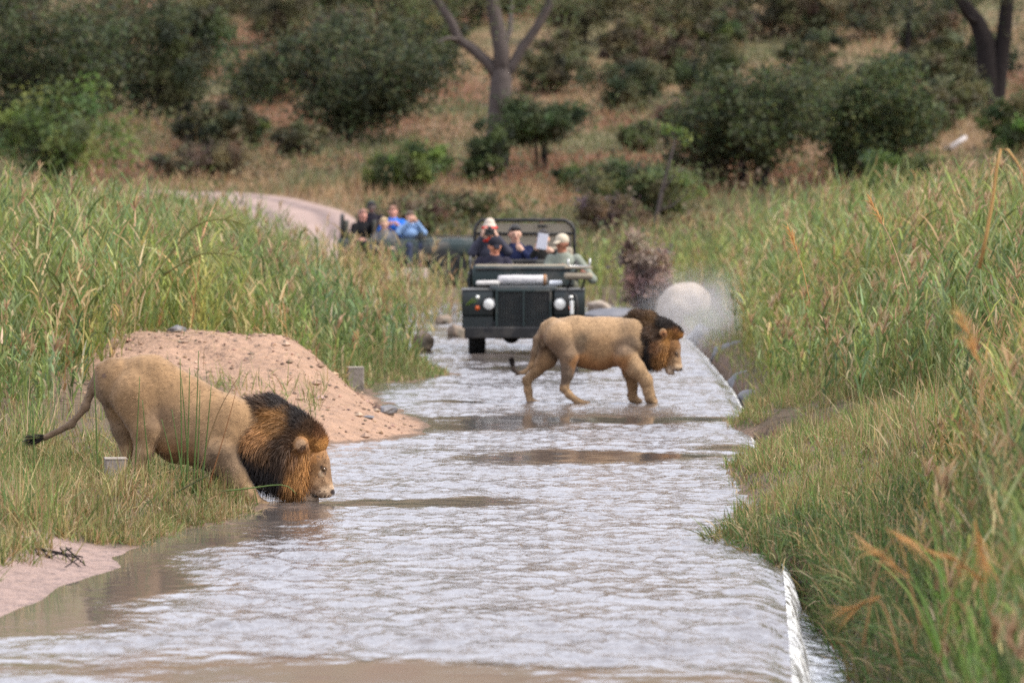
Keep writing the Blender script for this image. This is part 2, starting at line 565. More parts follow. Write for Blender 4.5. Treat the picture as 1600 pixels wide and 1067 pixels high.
def ground_material():
    m, nt, b = new_mat('sandy_ground')
    a = nt.nodes.new('ShaderNodeAttribute'); a.attribute_name = 'Col'
    tc = nt.nodes.new('ShaderNodeTexCoord')
    n = nt.nodes.new('ShaderNodeTexNoise'); n.inputs['Scale'].default_value = 4; n.inputs['Detail'].default_value = 8
    n.inputs['Roughness'].default_value = 0.7
    nt.links.new(tc.outputs['Object'], n.inputs['Vector'])
    mr = nt.nodes.new('ShaderNodeMapRange')
    mr.inputs['From Min'].default_value = 0.3; mr.inputs['From Max'].default_value = 0.7
    mr.inputs['To Min'].default_value = 0.72; mr.inputs['To Max'].default_value = 1.2
    nt.links.new(n.outputs['Fac'], mr.inputs['Value'])
    vm = nt.nodes.new('ShaderNodeVectorMath'); vm.operation = 'SCALE'
    nt.links.new(a.outputs['Color'], vm.inputs[0]); nt.links.new(mr.outputs[0], vm.inputs['Scale'])
    nt.links.new(vm.outputs[0], b.inputs['Base Color'])
    b.inputs['Roughness'].default_value = 0.9
    b.inputs['Specular IOR Level'].default_value = 0.2
    n2 = nt.nodes.new('ShaderNodeTexNoise'); n2.inputs['Scale'].default_value = 7; n2.inputs['Detail'].default_value = 8
    nt.links.new(tc.outputs['Object'], n2.inputs['Vector'])
    bp = nt.nodes.new('ShaderNodeBump'); bp.inputs['Strength'].default_value = 1.0; bp.inputs['Distance'].default_value = 0.16
    nt.links.new(n2.outputs['Fac'], bp.inputs['Height'])
    nt.links.new(bp.outputs[0], b.inputs['Normal'])
    return m


gme = np_mesh('ground', Vg, gq, cols=ground_colour(Vg[:, 0], Vg[:, 1]), smooth=True)
tag(link('ground', gme, ground_material()), 'sandy river banks and dry grassy hillside rising behind the crossing', 'ground', kind='structure')

# the dirt road climbing the far bank
rp = np.array([(x, y) for x, y in ROAD if y > 114])
tt = np.concatenate([[0], np.cumsum(np.linalg.norm(np.diff(rp, axis=0), axis=1))])
ts = np.linspace(0, tt[-1], 130)
rc = np.stack([np.interp(ts, tt, rp[:, 0]), np.interp(ts, tt, rp[:, 1])], 1)
for _ in range(6):
    rc[1:-1] = (rc[:-2] + rc[1:-1] * 2 + rc[2:]) / 4
tg = unit(np.gradient(rc, axis=0)); nn = np.stack([tg[:, 1], -tg[:, 0]], 1)
offs = np.linspace(-1.55, 1.55, 17)
RV = []
for k, o in enumerate(offs):
    wob = 0.15 * (vnoise(ts * 0.3, k * 0 + (9 if o > 0 else 3)) - 0.5) if k in (0, 16) else 0
    p = rc + nn * (o + wob)[:, None] if np.ndim(wob) else rc + nn * o
    rut = -0.05 * np.exp(-((abs(o) - 0.72) / 0.22) ** 2)
    RV.append(np.column_stack([p, height(p[:, 0], p[:, 1]) + 0.07 + rut - (0.06 if k in (0, 16) else 0)]))
RV = np.array(RV)
ri = np.arange(17 * 130).reshape(17, 130)
rq = np.stack([ri[:-1, :-1], ri[1:, :-1], ri[1:, 1:], ri[:-1, 1:]], -1).reshape(-1, 4)
rcol = np.array([0.30, 0.22, 0.19]) + (np.array([0.18, 0.135, 0.125]) - np.array([0.30, 0.22, 0.19])) * np.repeat(np.exp(-((np.abs(offs) - 0.72) / 0.25) ** 2), 130)[:, None]
M_ROAD = mat_vcol('road_dirt', rough=0.95, spec=0.1, nvar=0.22, nscale=1.6, bump=0.4, bscale=6)
tag(link('dirt_road', np_mesh('dirt_road', RV.reshape(-1, 3), rq[:, ::-1], cols=rcol, smooth=True), M_ROAD), 'pale two-track dirt road climbing the far bank', 'road', kind='structure')

# ------------------------------------------------------------------ water
CALM = [  # smoother tongues of water: x, Y, rx, ry
    (1.0, 60.3, 2.2, 1.1), (-0.2, 58.8, 0.7, 1.3), (0.8, 52.2, 1.4, 1.6), (2.7, 54.3, 1.0, 1.2), (-0.7, 45.2, 1.1, 1.0), (-1.7, 43.5, 0.55, 0.7), (-2.6, 36.5, 0.7, 3.2), (-2.3, 40.3, 0.4, 1.2),
    (0.0, 29.0, 1.6, 1.3), (-1.5, 29.6, 1.7, 1.5), (0.9, 27.0, 1.5, 1.2), (-2.9, 33, 0.8, 2.0), (0.3, 76, 0.9, 1.2), (-0.4, 64.7, 0.5, 0.5)]


def ripple(X, Y):
    X = X + 0.5 * (fbm(X * 1.6, Y * 0.45, seed=37) - 0.5); Y = Y + 2.4 * (fbm(X * 1.1, Y * 0.35, seed=38) - 0.5)
    a = 0.35 + 1.1 * fbm(X * 0.28, Y * 0.55, seed=31) ** 1.3
    s = fbm(X * 0.7, Y * 1.5, seed=33)
    a = a * (0.45 + 1.1 * s) * (0.65 + 0.7 * fbm(X * 2.5, Y * 1.0, seed=34))
    for cx, cy, rx, ry in CALM:
        d = ((X - cx + 0.35 * (fbm(X * 1.1, Y * 0.8, seed=35) - 0.5)) / rx) ** 2 + ((Y - cy + 1.5 * (fbm(X * 0.8, Y * 0.5, seed=36) - 0.5)) / ry) ** 2
        a = a * (1 - (0.93 if cy > 31 else 0.84) * (1 - sstep(0.3, 1.5, d)))
    near = np.clip((xl(Y) - X + 0.25) / 0.25, 0, 1)
    return np.clip(a * (1 - 0.7 * near), 0.015, 1.3)


NWX = 230
WAVE = 0.72
wx0 = np.linspace(0, 1, NWX)
wy = spaced([(8, 26, 0.6), (26, 52, 0.045), (52, 90, 0.06), (90, 118.5, 0.25)])
WY = np.repeat(wy[None], NWX, 0)
left = np.where(wy < 60, -4.5, -4.2) - np.clip(30 - wy, 0, 30) * 0.1
right = xe(wy)
WX = left[None] + (right - left)[None] * wx0[:, None]
R = ripple(WX, WY)
lip = np.exp(-((right[None] - WX) / 0.10) ** 2) * (WY < 117)
WZ = R * (0.045 * (vnoise(WX * 2.6 + WY * 0.3, WY * 1.7, seed=41) - 0.5) + 0.034 * (vnoise(WX * 6.5, WY * 4.4 + WX * 0.8, seed=42) - 0.5) + 0.024 * (vnoise(WX * 13, WY * 8.0, seed=43) - 0.5)) * WAVE - 0.05 * lip - 0.003
wv = np.stack([WX.ravel(), WY.ravel(), WZ.ravel()], 1)
wi = np.arange(NWX * len(wy)).reshape(NWX, len(wy))
wq = np.stack([wi[:-1, :-1], wi[1:, :-1], wi[1:, 1:], wi[:-1, 1:]], -1).reshape(-1, 4)


def water_material(name, base=(0.115, 0.098, 0.09), foam=0.0):
    m, nt, b = new_mat(name)
    N = nt.nodes.new; Lk = nt.links.new
    at_ = N('ShaderNodeAttribute'); at_.attribute_name = 'ripple'
    tc = N('ShaderNodeTexCoord')
    hsum = None
    for sc, w, vec, det in ((2.8, 0.34, (1.0, 0.50, 1), 4), (7.5, 0.50, (1.0, 0.34, 1), 4), (19.0, 0.30, (1.0, 0.28, 1), 2)):
        mp = N('ShaderNodeMapping'); mp.inputs['Scale'].default_value = vec; mp.inputs['Rotation'].default_value = (0, 0, 0.12)
        Lk(tc.outputs['Object'], mp.inputs['Vector'])
        n = N('ShaderNodeTexNoise'); n.inputs['Scale'].default_value = sc; n.inputs['Detail'].default_value = det; n.inputs['Distortion'].default_value = 1.1; n.inputs['Roughness'].default_value = 0.62
        Lk(mp.outputs[0], n.inputs['Vector'])
        mu = N('ShaderNodeMath'); mu.operation = 'MULTIPLY'; mu.inputs[1].default_value = w
        Lk(n.outputs['Fac'], mu.inputs[0])
        if hsum is None: hsum = mu.outputs[0]
        else:
            ad = N('ShaderNodeMath'); ad.operation = 'ADD'; Lk(hsum, ad.inputs[0]); Lk(mu.outputs[0], ad.inputs[1]); hsum = ad.outputs[0]
    sb = N('ShaderNodeMath'); sb.operation = 'SUBTRACT'; sb.inputs[1].default_value = 0.57; Lk(hsum, sb.inputs[0]); hsum = sb.outputs[0]
    mm = N('ShaderNodeMath'); mm.operation = 'MULTIPLY'; Lk(hsum, mm.inputs[0]); Lk(at_.outputs['Fac'], mm.inputs[1])
    bp = N('ShaderNodeBump'); bp.inputs['Strength'].default_value = 1.0; bp.inputs['Distance'].default_value = WATER_BUMP
    Lk(mm.outputs[0], bp.inputs['Height'])
    Lk(bp.outputs[0], b.inputs['Normal'])
    b.inputs['Base Color'].default_value = (*base, 1)
    rr = N('ShaderNodeMapRange'); rr.inputs['To Min'].default_value = 0.04; rr.inputs['To Max'].default_value = 0.10
    Lk(at_.outputs['Fac'], rr.inputs['Value']); Lk(rr.outputs[0], b.inputs['Roughness'])
    b.inputs['IOR'].default_value = 1.33
    b.inputs['Specular IOR Level'].default_value = 0.5
    if foam:
        n = N('ShaderNodeTexNoise'); n.inputs['Scale'].default_value = 9; n.inputs['Detail'].default_value = 7; n.inputs['Roughness'].default_value = 0.7
        mp = N('ShaderNodeMapping'); mp.inputs['Scale'].default_value = (1, 0.7, 0.5)
        Lk(tc.outputs['Object'], mp.inputs['Vector']); Lk(mp.outputs[0], n.inputs['Vector'])
        mr = N('ShaderNodeMapRange'); mr.inputs['From Min'].default_value = 0.62 - foam * 0.3; mr.inputs['From Max'].default_value = 0.72 - foam * 0.2
        Lk(n.outputs['Fac'], mr.inputs['Value'])
        mx = N('ShaderNodeMix'); mx.data_type = 'RGBA'; mx.inputs['A'].default_value = (*base, 1); mx.inputs['B'].default_value = (0.82, 0.84, 0.86, 1)
        Lk(mr.outputs[0], mx.inputs['Factor']); Lk(mx.outputs['Result'], b.inputs['Base Color'])
        r2 = N('ShaderNodeMapRange'); r2.inputs['To Min'].default_value = 0.06; r2.inputs['To Max'].default_value = 0.6
        Lk(mr.outputs[0], r2.inputs['Value']); Lk(r2.outputs[0], b.inputs['Roughness'])
    return m


WATER_BUMP = 0.035
M_WATER = water_material('river_water')
M_FALL = water_material('falling_water', foam=0.75)
M_LOW = water_material('lower_water', foam=0.5)
wme = np_mesh('river_water', wv, wq, smooth=True, attrs={'ripple': R.ravel()})
tag(link('river_water', wme, M_WATER), 'shallow brown river water rippling over the causeway under pale sky light', 'water', kind='structure')

# the lip of the causeway, the thin fall over it and the lower pool
ly = spaced([(8, 26, 0.6), (26, 70, 0.06), (70, 116, 0.2)])
prof = np.array([(0.0, -0.055), (0.03, -0.075), (0.06, -0.13), (0.085, -0.20), (0.11, -0.28), (0.19, -0.33)])
FV = []
for k, (dx, dz) in enumerate(prof):
    nz = fbm(ly * 5, k * 0.35, seed=51) - 0.5
    FV.append(np.column_stack([xe(ly) + dx + nz * 0.07 * (k > 0), ly, np.full(len(ly), dz) + 0.05 * (k == 5) * (fbm(ly * 4, 3.0, seed=52))]))
FV = np.array(FV); fi = np.arange(6 * len(ly)).reshape(6, len(ly))
fq = np.stack([fi[:-1, :-1], fi[1:, :-1], fi[1:, 1:], fi[:-1, 1:]], -1).reshape(-1, 4)
fo = link('falling_water', np_mesh('falling_water', FV.reshape(-1, 3), fq, smooth=True, attrs={'ripple': np.full(6 * len(ly), 0.8)}), M_FALL)
tag(fo, 'white water spilling over the concrete lip of the causeway', 'water', kind='structure')
ly2 = spaced([(8, 26, 0.5), (26, 70, 0.12), (70, 117, 0.4)])
lx = np.linspace(0.05, 3.2, 40)
LX = xe(ly2)[None] + lx[:, None]; LY = np.repeat(ly2[None], 40, 0)
LZ = -0.31 + 0.03 * (fbm(LX * 3, LY * 2, seed=55) - 0.5) + 0.05 * np.exp(-(lx[:, None] / 0.2) ** 2) * fbm(LX * 5, LY * 4, seed=56)
li = np.arange(40 * len(ly2)).reshape(40, len(ly2))
lq = np.stack([li[:-1, :-1], li[1:, :-1], li[1:, 1:], li[:-1, 1:]], -1).reshape(-1, 4)
lo_ = link('lower_water', np_mesh('lower_water', np.stack([LX.ravel(), LY.ravel(), LZ.ravel()], 1), lq, smooth=True, attrs={'ripple': np.full(LX.size, 0.9)}), M_LOW)
tag(lo_, 'foam streaked pool below the causeway lip beside the grassy right bank', 'water', kind='structure')
# concrete edge beam under the lip
M_CONC = mat('wet_concrete', (0.17, 0.145, 0.125), rough=0.55, var=0.3, scale=3, bump=0.4, bscale=12, dirt=(0.06, 0.06, 0.045))
cy = spaced([(8, 116, 1.0)])
cp = np.array([(-0.35, -0.09), (-0.005, -0.09), (0.0, -0.095), (0.0, -0.6), (-0.35, -0.6)])
CV = np.array([np.column_stack([xe(cy) + dx, cy, np.full(len(cy), dz)]) for dx, dz in cp])
ci = np.arange(5 * len(cy)).reshape(5, len(cy))
cq = np.stack([ci[:-1, :-1], ci[1:, :-1], ci[1:, 1:], ci[:-1, 1:]], -1).reshape(-1, 4)
tag(link('causeway_edge', np_mesh('causeway_edge', CV.reshape(-1, 3), cq), M_CONC), 'wet concrete edge of the causeway under the spilling water', 'causeway', kind='structure')
# ------------------------------------------------------------------ plants of the background
def ground_at(px, py, y0=118.0, y1=420.0):
    Ys = np.linspace(y0, y1, 900)
    X = (px - 800) / F * Ys
    row = HOR + (CAM_H - height(X, Ys)) * F / Ys
    k = np.argmax(row <= py)
    Y = Ys[k] if (row <= py).any() else y1
    x = (px - 800) / F * Y
    return Vector((x, Y, float(height(np.array([x]), np.array([Y]))[0])))


def leaves(centres, spread, n, size, cols, flat=0.75):
    """small two-triangle leaves gathered round clump centres"""
    i = RNG.integers(0, len(centres), n)
    p = centres[i] + RNG.normal(0, 1, (n, 3)) * spread[i][:, None] * np.array([1, 1, flat])
    d = unit(RNG.normal(0, 1, (n, 3)) + np.array([0, 0, 0.15]))
    s = unit(np.cross(d, RNG.normal(0, 1, (n, 3))))
    L = size * RNG.uniform(0.6, 1.4, n); w = L * RNG.uniform(0.35, 0.6, n)
    a = p - d * L[:, None] * 0.5; b = p + d * L[:, None] * 0.5
    m = p + np.cross(d, s) * (L * 0.08)[:, None]
    V = np.stack([a, m + s * w[:, None] * 0.5, b, m - s * w[:, None] * 0.5], 1).reshape(-1, 3)
    k = np.arange(n)[:, None] * 4
    Fc = np.concatenate([k + np.array([[0, 1, 2]]), k + np.array([[0, 2, 3]])])
    return V, Fc, np.repeat(cols, 4, 0)


DARK = [(0.038, 0.054, 0.025), (0.056, 0.072, 0.030), (0.078, 0.086, 0.034), (0.034, 0.044, 0.025), (0.10, 0.10, 0.045)]
MID = [(0.065, 0.092, 0.033), (0.090, 0.115, 0.038), (0.050, 0.072, 0.030), (0.125, 0.135, 0.05)]
BRIGHT = [(0.10, 0.155, 0.035), (0.14, 0.19, 0.045), (0.075, 0.12, 0.035), (0.19, 0.22, 0.06)]
OLIVE = [(0.11, 0.105, 0.05), (0.085, 0.09, 0.04), (0.14, 0.125, 0.06), (0.07, 0.065, 0.035)]
BROWN = [(0.12, 0.085, 0.05), (0.16, 0.11, 0.065), (0.085, 0.065, 0.045), (0.10, 0.09, 0.045)]


def crown_clumps(w, h, zc, n, hollow=0.45, lobes=7):
    """clump centres spread over an uneven crown w wide and h high centred at height zc"""
    lb = []
    for k in range(lobes):
        a = (k + RNG.uniform(-0.3, 0.3)) * 2 * np.pi / lobes * 2.0; r = 0.15 + 0.62 * ((k * 0.618) % 1.0) ** 0.7
        lb.append((np.cos(a) * r * w / 2, np.sin(a) * r * w / 2, zc + (-0.36 + 0.72 * ((k * 0.382 + 0.3) % 1.0)) * h * (1 - 0.35 * r), RNG.uniform(0.26, 0.50)))
    lb = np.array(lb)
    i = RNG.integers(0, lobes, n)
    d = unit(RNG.normal(0, 1, (n, 3)))
    rr = RNG.uniform(hollow, 1.12, n) ** 0.8
    R = lb[i, 3][:, None] * np.array([w / 2, w / 2, h / 2]) * 1.05
    c = lb[i, :3] + d * R * rr[:, None]
    return c


def limb(a, b, r0, r1, wob=0.08, n=6):
    a, b = np.array(a, float), np.array(b, float)
    t = np.linspace(0, 1, n)[:, None]
    p = a + (b - a) * t
    L = np.linalg.norm(b - a)
    p[1:-1] += RNG.normal(0, wob * L * 0.35, (n - 2, 3))
    return p, np.linspace(r0, r1, n), 7


def bush(name, label, loc, w, h, pal, cat='bush', group=None, n=4500, leaf=0.13, stem=0.12, lift=0.0, stems=3, wts=None, bark=None, lobes=7, crown='foliage', dens=70):
    root = empty(name, loc, 0, label, cat, group)
    ch = h * (1 - lift)
    zc = h * lift + ch * 0.5
    cl = crown_clumps(w, ch, zc, dens, lobes=lobes)
    cl[:, 2] = np.maximum(cl[:, 2], h * lift + 0.05)
    sp = RNG.uniform(0.03, 0.11, len(cl)) * (w + h) / 2
    ci = pick(pal, len(cl), wts, 0.22)
    V, Fc, _ = leaves(cl, sp, n, leaf, np.zeros((n, 3)))
    cen = V.reshape(n, 4, 3).mean(1)
    near = np.argmin(((cen[:, None, :] - cl[None]) ** 2).sum(-1), 1) if n * len(cl) < 2e6 else RNG.integers(0, len(cl), n)
    cc = np.clip(ci[near] * (1 + RNG.normal(0, 0.22, (n, 1))), 0.008, 0.6)
    V[:, 2] = np.maximum(V[:, 2], 0.0)
    link(crown, np_mesh(crown, V, Fc, cols=np.repeat(cc, 4, 0)), M_LEAF, root)
    sp_ = []
    for k in range(stems):
        a = RNG.uniform(0, 2 * np.pi)
        b = (np.cos(a) * 0.12 * w, np.sin(a) * 0.12 * w, h * lift + ch * 0.35)
        sp_.append(limb((np.cos(a) * 0.04 * w, np.sin(a) * 0.04 * w, -0.3), b, stem, stem * 0.6))
        for q in range(4):
            t = cl[RNG.integers(0, len(cl))]
            sp_.append(limb(b, t, stem * 0.5, stem * 0.12, n=5))
    link('trunk' if cat == 'tree' else 'stem', tube_mesh('stem', sp_), bark or M_BARKD, root)
    return root


def bush_px(name, label, px, base, top, wpx, pal, **kw):
    g = ground_at(px, base)
    s = F / g.y
    kw['n'] = int(kw.get('n', 4500) * 1.7); kw['leaf'] = kw.get('leaf', 0.13) * 1.15
    return bush(name, label, g, wpx * 1.12 / s, (base - top) / s, pal, **kw)


# tall grey-barked tree behind the vehicles
g = ground_at(778, 268)
s = F / g.y
root = empty('tall_tree', g, 0, 'tall grey-barked tree with forked limbs standing behind the jeep', 'tree')
def tp(px, py, dy=0.0): return ((px - 800) / F * (g.y + dy) - g.x, dy, CAM_H - (py - HOR) * (g.y + dy) / F - g.z)
sp_ = [([tp(773, 285), tp(776, 250), tp(778, 205), tp(780, 160), tp(783, 125), tp(784, 108), tp(784, 92)], [27 / s, 21 / s, 18 / s, 16.5 / s, 17 / s, 14 / s, 7 / s], 12),
       ([tp(782, 130), tp(764, 100), tp(737, 76), tp(716, 62), tp(706, 36), tp(682, 0), tp(668, -40), tp(640, -90)], np.array([10, 9, 8, 7.5, 7, 6, 5, 2]) / s, 8),
       ([tp(716, 62), tp(700, 60, -1), tp(684, 66, -2)], np.array([4, 3, 1]) / s, 6),
       ([tp(784, 125), tp(783, 80), tp(776, 40), tp(768, 0), tp(770, -60), tp(760, -120)], np.array([15, 13, 12, 10, 7, 3]) / s, 9),
       ([tp(783, 80), tp(796, 50, 2), tp(800, 10, 3), tp(806, -40, 4)], np.array([6, 5, 4, 2]) / s, 7),
       ([tp(786, 122), tp(800, 104), tp(815, 76), tp(838, 45), tp(858, 8), tp(866, -30), tp(890, -90)], np.array([9, 8, 7.5, 7, 6.5, 5, 2]) / s, 8)]
link('trunk', tube_mesh('trunk', sp_), M_BARK, root)
cl = np.array([tp(RNG.uniform(600, 960), RNG.uniform(-190, -10), RNG.uniform(-4, 4)) for _ in range(60)])
cl = np.concatenate([cl, np.array([tp(x, y, RNG.uniform(-2, 2)) for x, y in ((668, 20), (690, 8), (815, 12), (840, -4), (720, 5), (650, 30), (880, 20), (800, 25))])])
n = 6000
V, Fc, C = leaves(cl, np.full(len(cl), 0.5), n, 0.15, pick(MID, n))
link('crown', np_mesh('crown', V, Fc, cols=C), M_LEAF, root)

# dark tree at the right with two trunks
g = ground_at(1546, 172)
s = F / g.y
root = empty('dark_tree', g, 0, 'dark-trunked tree forking low beside the round green bushes', 'tree')
sp_ = [([tp(1540, 190), tp(1541, 160), tp(1543, 120), tp(1540, 70), tp(1526, 36), tp(1500, 0), tp(1480, -50)], np.array([24, 20, 18, 16, 13, 10, 6]) / s, 10),
       ([tp(1556, 190), tp(1557, 150), tp(1562, 100), tp(1568, 50), tp(1573, 0), tp(1590, -60)], np.array([15, 13, 13, 12, 11, 6]) / s, 9),
       ([tp(1526, 36), tp(1512, 28, -1), tp(1490, -10, -2)], np.array([5, 4, 2]) / s, 6)]
link('trunk', tube_mesh('trunk', sp_), M_BARKD, root)
cl = np.array([tp(RNG.uniform(1400, 1700), RNG.uniform(-200, -15), RNG.uniform(-4, 4)) for _ in range(60)] + [tp(1590, 20), tp(1470, 6), tp(1420, 14), tp(1400, 2), tp(1600, 60)])
V, Fc, C = leaves(cl, np.full(len(cl), 0.55), n, 0.16, pick(DARK, n))
link('crown', np_mesh('crown', V, Fc, cols=C), M_LEAF, root)

# small hanging branch fork at upper right
g = ground_at(1415, 120)
s = F / g.y
root = empty('young_tree', g, 0, 'slim dark tree with drooping twigs below the hill top', 'tree')
link('trunk', tube_mesh('trunk', [([tp(1417, 125), tp(1418, 60), tp(1420, 20), tp(1420, -60)], np.array([5, 4, 4, 2]) / s, 7),
                                  ([tp(1420, 20), tp(1405, 12), tp(1393, 18)], np.array([3, 2, 1]) / s, 5), ([tp(1420, 25), tp(1438, 10), tp(1450, 3)], np.array([3, 2, 1]) / s, 5)]), M_BARKD, root)
cl = np.array([tp(RNG.uniform(1330, 1470), RNG.uniform(-60, 40), RNG.uniform(-2, 2)) for _ in range(24)])
V, Fc, C = leaves(cl, np.full(len(cl), 0.4), 2200, 0.16, pick(DARK, 2200))
link('crown', np_mesh('crown', V, Fc, cols=C), M_LEAF, root)

# named shrubs and small trees, each where the photograph puts it
bush_px('thicket_tree', 'large dark green spreading tree left of the tall grey tree', 556, 222, 18, 300, DARK, cat='tree', n=12000, leaf=0.17, stem=0.22, lift=0.02, lobes=12, dens=170, crown='crown')
bush_px('thicket_tree', 'dense dark tree with rounded crown on the left hillside', 262, 195, -40, 190, DARK, cat='tree', n=9000, leaf=0.17, stem=0.2, lobes=11, dens=120, crown='crown')
bush_px('thicket_tree', 'dark tree at the left side behind the yellow-green bush', 70, 245, -50, 260, DARK + MID[:1], cat='tree', n=11000, leaf=0.16, stem=0.2, lobes=12, dens=150, crown='crown')
bush_px('leafy_bush', 'yellow-green leafy bush above the left reeds', 95, 305, 118, 200, BRIGHT + MID[:2], n=2600, leaf=0.17, stem=0.05, lobes=12, stems=7, dens=90)
bush_px('leafy_bush', 'bright green rounded bush left of the tall tree base', 642, 305, 220, 130, MID + BRIGHT[:2], n=5000, leaf=0.12, stem=0.06, lobes=8, dens=80)
bush_px('leafy_bush', 'small dark green bush at the foot of the bright rounded bush', 585, 302, 268, 42, MID, n=1200, leaf=0.11, stem=0.04, dens=30)
bush_px('umbrella_tree', 'small dark green tree with flat spreading crown and thin trunks', 848, 270, 160, 132, DARK[:2] + MID[:1], cat='tree', n=7000, leaf=0.12, stem=0.07, lift=0.42, lobes=9, stems=3, dens=110, crown='crown')
bush_px('leafy_bush', 'shrub wrapped round the foot of the tall grey tree', 768, 290, 190, 58, MID[:3] + DARK[:2], n=3200, leaf=0.12, stem=0.05, lobes=8, dens=60)
bush_px('leafy_bush', 'low dark shrub left of the tall tree foot', 745, 290, 245, 50, DARK + MID[:1], n=1600, leaf=0.12, stem=0.04, dens=36)
bush_px('thicket_tree', 'dark green thicket tree left of the round bush on the right slope', 1178, 300, 92, 205, DARK + MID[:2], cat='tree', n=11000, leaf=0.15, stem=0.13, lobes=13, dens=150, crown='crown')
bush_px('leafy_bush', 'big round mid-green bush on the right slope', 1362, 288, 98, 185, MID + DARK[:1], n=11000, leaf=0.14, stem=0.12, lobes=13, dens=150)
bush_px('leafy_bush', 'pale green bush low in front of the big round bush', 1408, 318, 236, 155, MID[1:] + BRIGHT[:2], n=5000, leaf=0.12, stem=0.06, lobes=9, dens=80)
bush_px('leafy_bush', 'green bush under the dark-trunked tree at the right', 1592, 245, 148, 110, MID + BRIGHT[:1], n=5000, leaf=0.14, stem=0.08, lobes=8, dens=70)
bush_px('leafy_bush', 'dark bush behind the dark-trunked tree', 1530, 130, 50, 90, DARK, n=3500, leaf=0.15, stem=0.08, dens=60)
bush_px('leafy_bush', 'mid-green bushes behind the spray right of the jeep', 1010, 348, 250, 180, MID + OLIVE[:1], n=6000, leaf=0.12, stem=0.07, lobes=10, dens=100)
bush_px('leafy_bush', 'low green bush behind the jeep roll frame', 900, 300, 252, 70, MID, n=2000, leaf=0.12, stem=0.05, dens=40)
bush_px('leafy_bush', 'purplish brown twiggy bush right of the jeep roll frame', 945, 365, 300, 110, BROWN + [(0.10, 0.075, 0.075)], n=3000, leaf=0.11, stem=0.05, dens=60)
bush_px('leafy_bush', 'small round olive bush above the dirt road', 358, 218, 150, 62, OLIVE + MID[:1], n=2600, leaf=0.13, stem=0.06, dens=50)
bush_px('dry_bush', 'low brown bush along the dirt road edge', 330, 278, 226, 170, BROWN, n=4500, leaf=0.12, stem=0.05, lobes=10, dens=80)
bush_px('dry_bush', 'brown scrub behind the far green vehicle', 640, 372, 318, 150, BROWN + OLIVE[:2], n=4000, leaf=0.11, stem=0.05, lobes=10, dens=80)
bush_px('dry_bush', 'olive scrub below the bright rounded bush', 720, 352, 300, 150, OLIVE + MID[:1], n=4000, leaf=0.11, stem=0.05, lobes=10, dens=80)
bush_px('dry_bush', 'brownish shrub left of the tall sapling', 1085, 300, 215, 120, BROWN + OLIVE[:1], n=3500, leaf=0.12, stem=0.06, lobes=8, dens=60)
bush_px('leafy_bush', 'dark scrubby bush right of the umbrella tree', 985, 178, 90, 120, DARK + OLIVE[:2], n=4500, leaf=0.14, stem=0.07, lobes=8, dens=70)
bush_px('leafy_bush', 'dark bush left of the right-hand thicket tree', 1110, 150, 78, 110, DARK + MID[:1], n=4500, leaf=0.14, stem=0.07, lobes=8, dens=70)
# scattered hillside scrub, told apart only by place
hs_rng = np.random.default_rng(12)
spots = [(410, 150, 120, 70), (330, 60, 130, 90), (440, 60, 110, 80), (620, 40, 150, 90), (690, 90, 80, 60), (905, 60, 130, 95), (960, 20, 130, 90), (1040, 60, 150, 110), (1120, 30, 120, 90),
         (1060, 120, 90, 70), (1200, 50, 130, 80), (1290, 40, 150, 90), (1270, 110, 100, 60), (1370, 50, 120, 80), (1460, 100, 100, 80), (1490, 40, 110, 70), (870, 110, 90, 60), (160, 80, 120, 100), (40, 60, 140, 110),
         (530, 20, 140, 80), (740, 30, 120, 80), (1010, 150, 80, 50), (1480, 190, 110, 70), (150, 180, 120, 90), (470, 235, 80, 40), (1000, 225, 70, 35), (1240, 20, 160, 70), (800, 10, 120, 60), (390, 10, 160, 70)]
for q in range(34):
    spots.append((hs_rng.uniform(-40, 1640), hs_rng.uniform(5, 235), hs_rng.uniform(60, 130), hs_rng.uniform(35, 80)))
spots = [t for t in spots if abs(t[0] - 780) > 60 or t[1] < 60]
for px, base, w, h in spots:
    pal = [OLIVE, OLIVE + BROWN, OLIVE + DARK, MID + OLIVE][hs_rng.integers(0, 4)]
    kind_ = 'green' if pal[0] == MID[0] else ['olive', 'olive-brown', 'dark olive'][[len(OLIVE), len(OLIVE + BROWN), -1].index(len(pal)) if len(pal) == len(OLIVE) else (1 if pal[-1] == BROWN[-1] else 2)]
    LM = [(60, 150, 'the dark tree above the yellow-green bush'), (262, 90, 'the dense rounded tree'), (360, 190, 'the small round olive bush'), (556, 110, 'the large dark spreading tree'), (780, 80, 'the tall grey tree'), (850, 210, 'the small flat-crowned tree'), (985, 130, 'the dark scrubby bush'), (1180, 190, 'the dark thicket tree'), (1360, 190, 'the big round green bush'), (1418, 60, 'the slim dark tree'), (1545, 90, 'the dark forked tree')]
    lm = min(LM, key=lambda t: (t[0] - px) ** 2 + (t[1] - base) ** 2)
    rel = 'uphill from' if base < lm[1] - 40 else ('downhill from' if base > lm[1] + 40 else 'beside')
    bush_px('scrub_bush', '%s %s scrub bush %s %s' % ('wide' if w > 1.75 * h else 'upright', kind_, rel, lm[2]), px, base + 12, base - h, w, pal, group='scrub bushes on the hillside', n=3000, leaf=0.16, stem=0.07, lobes=8, dens=60)

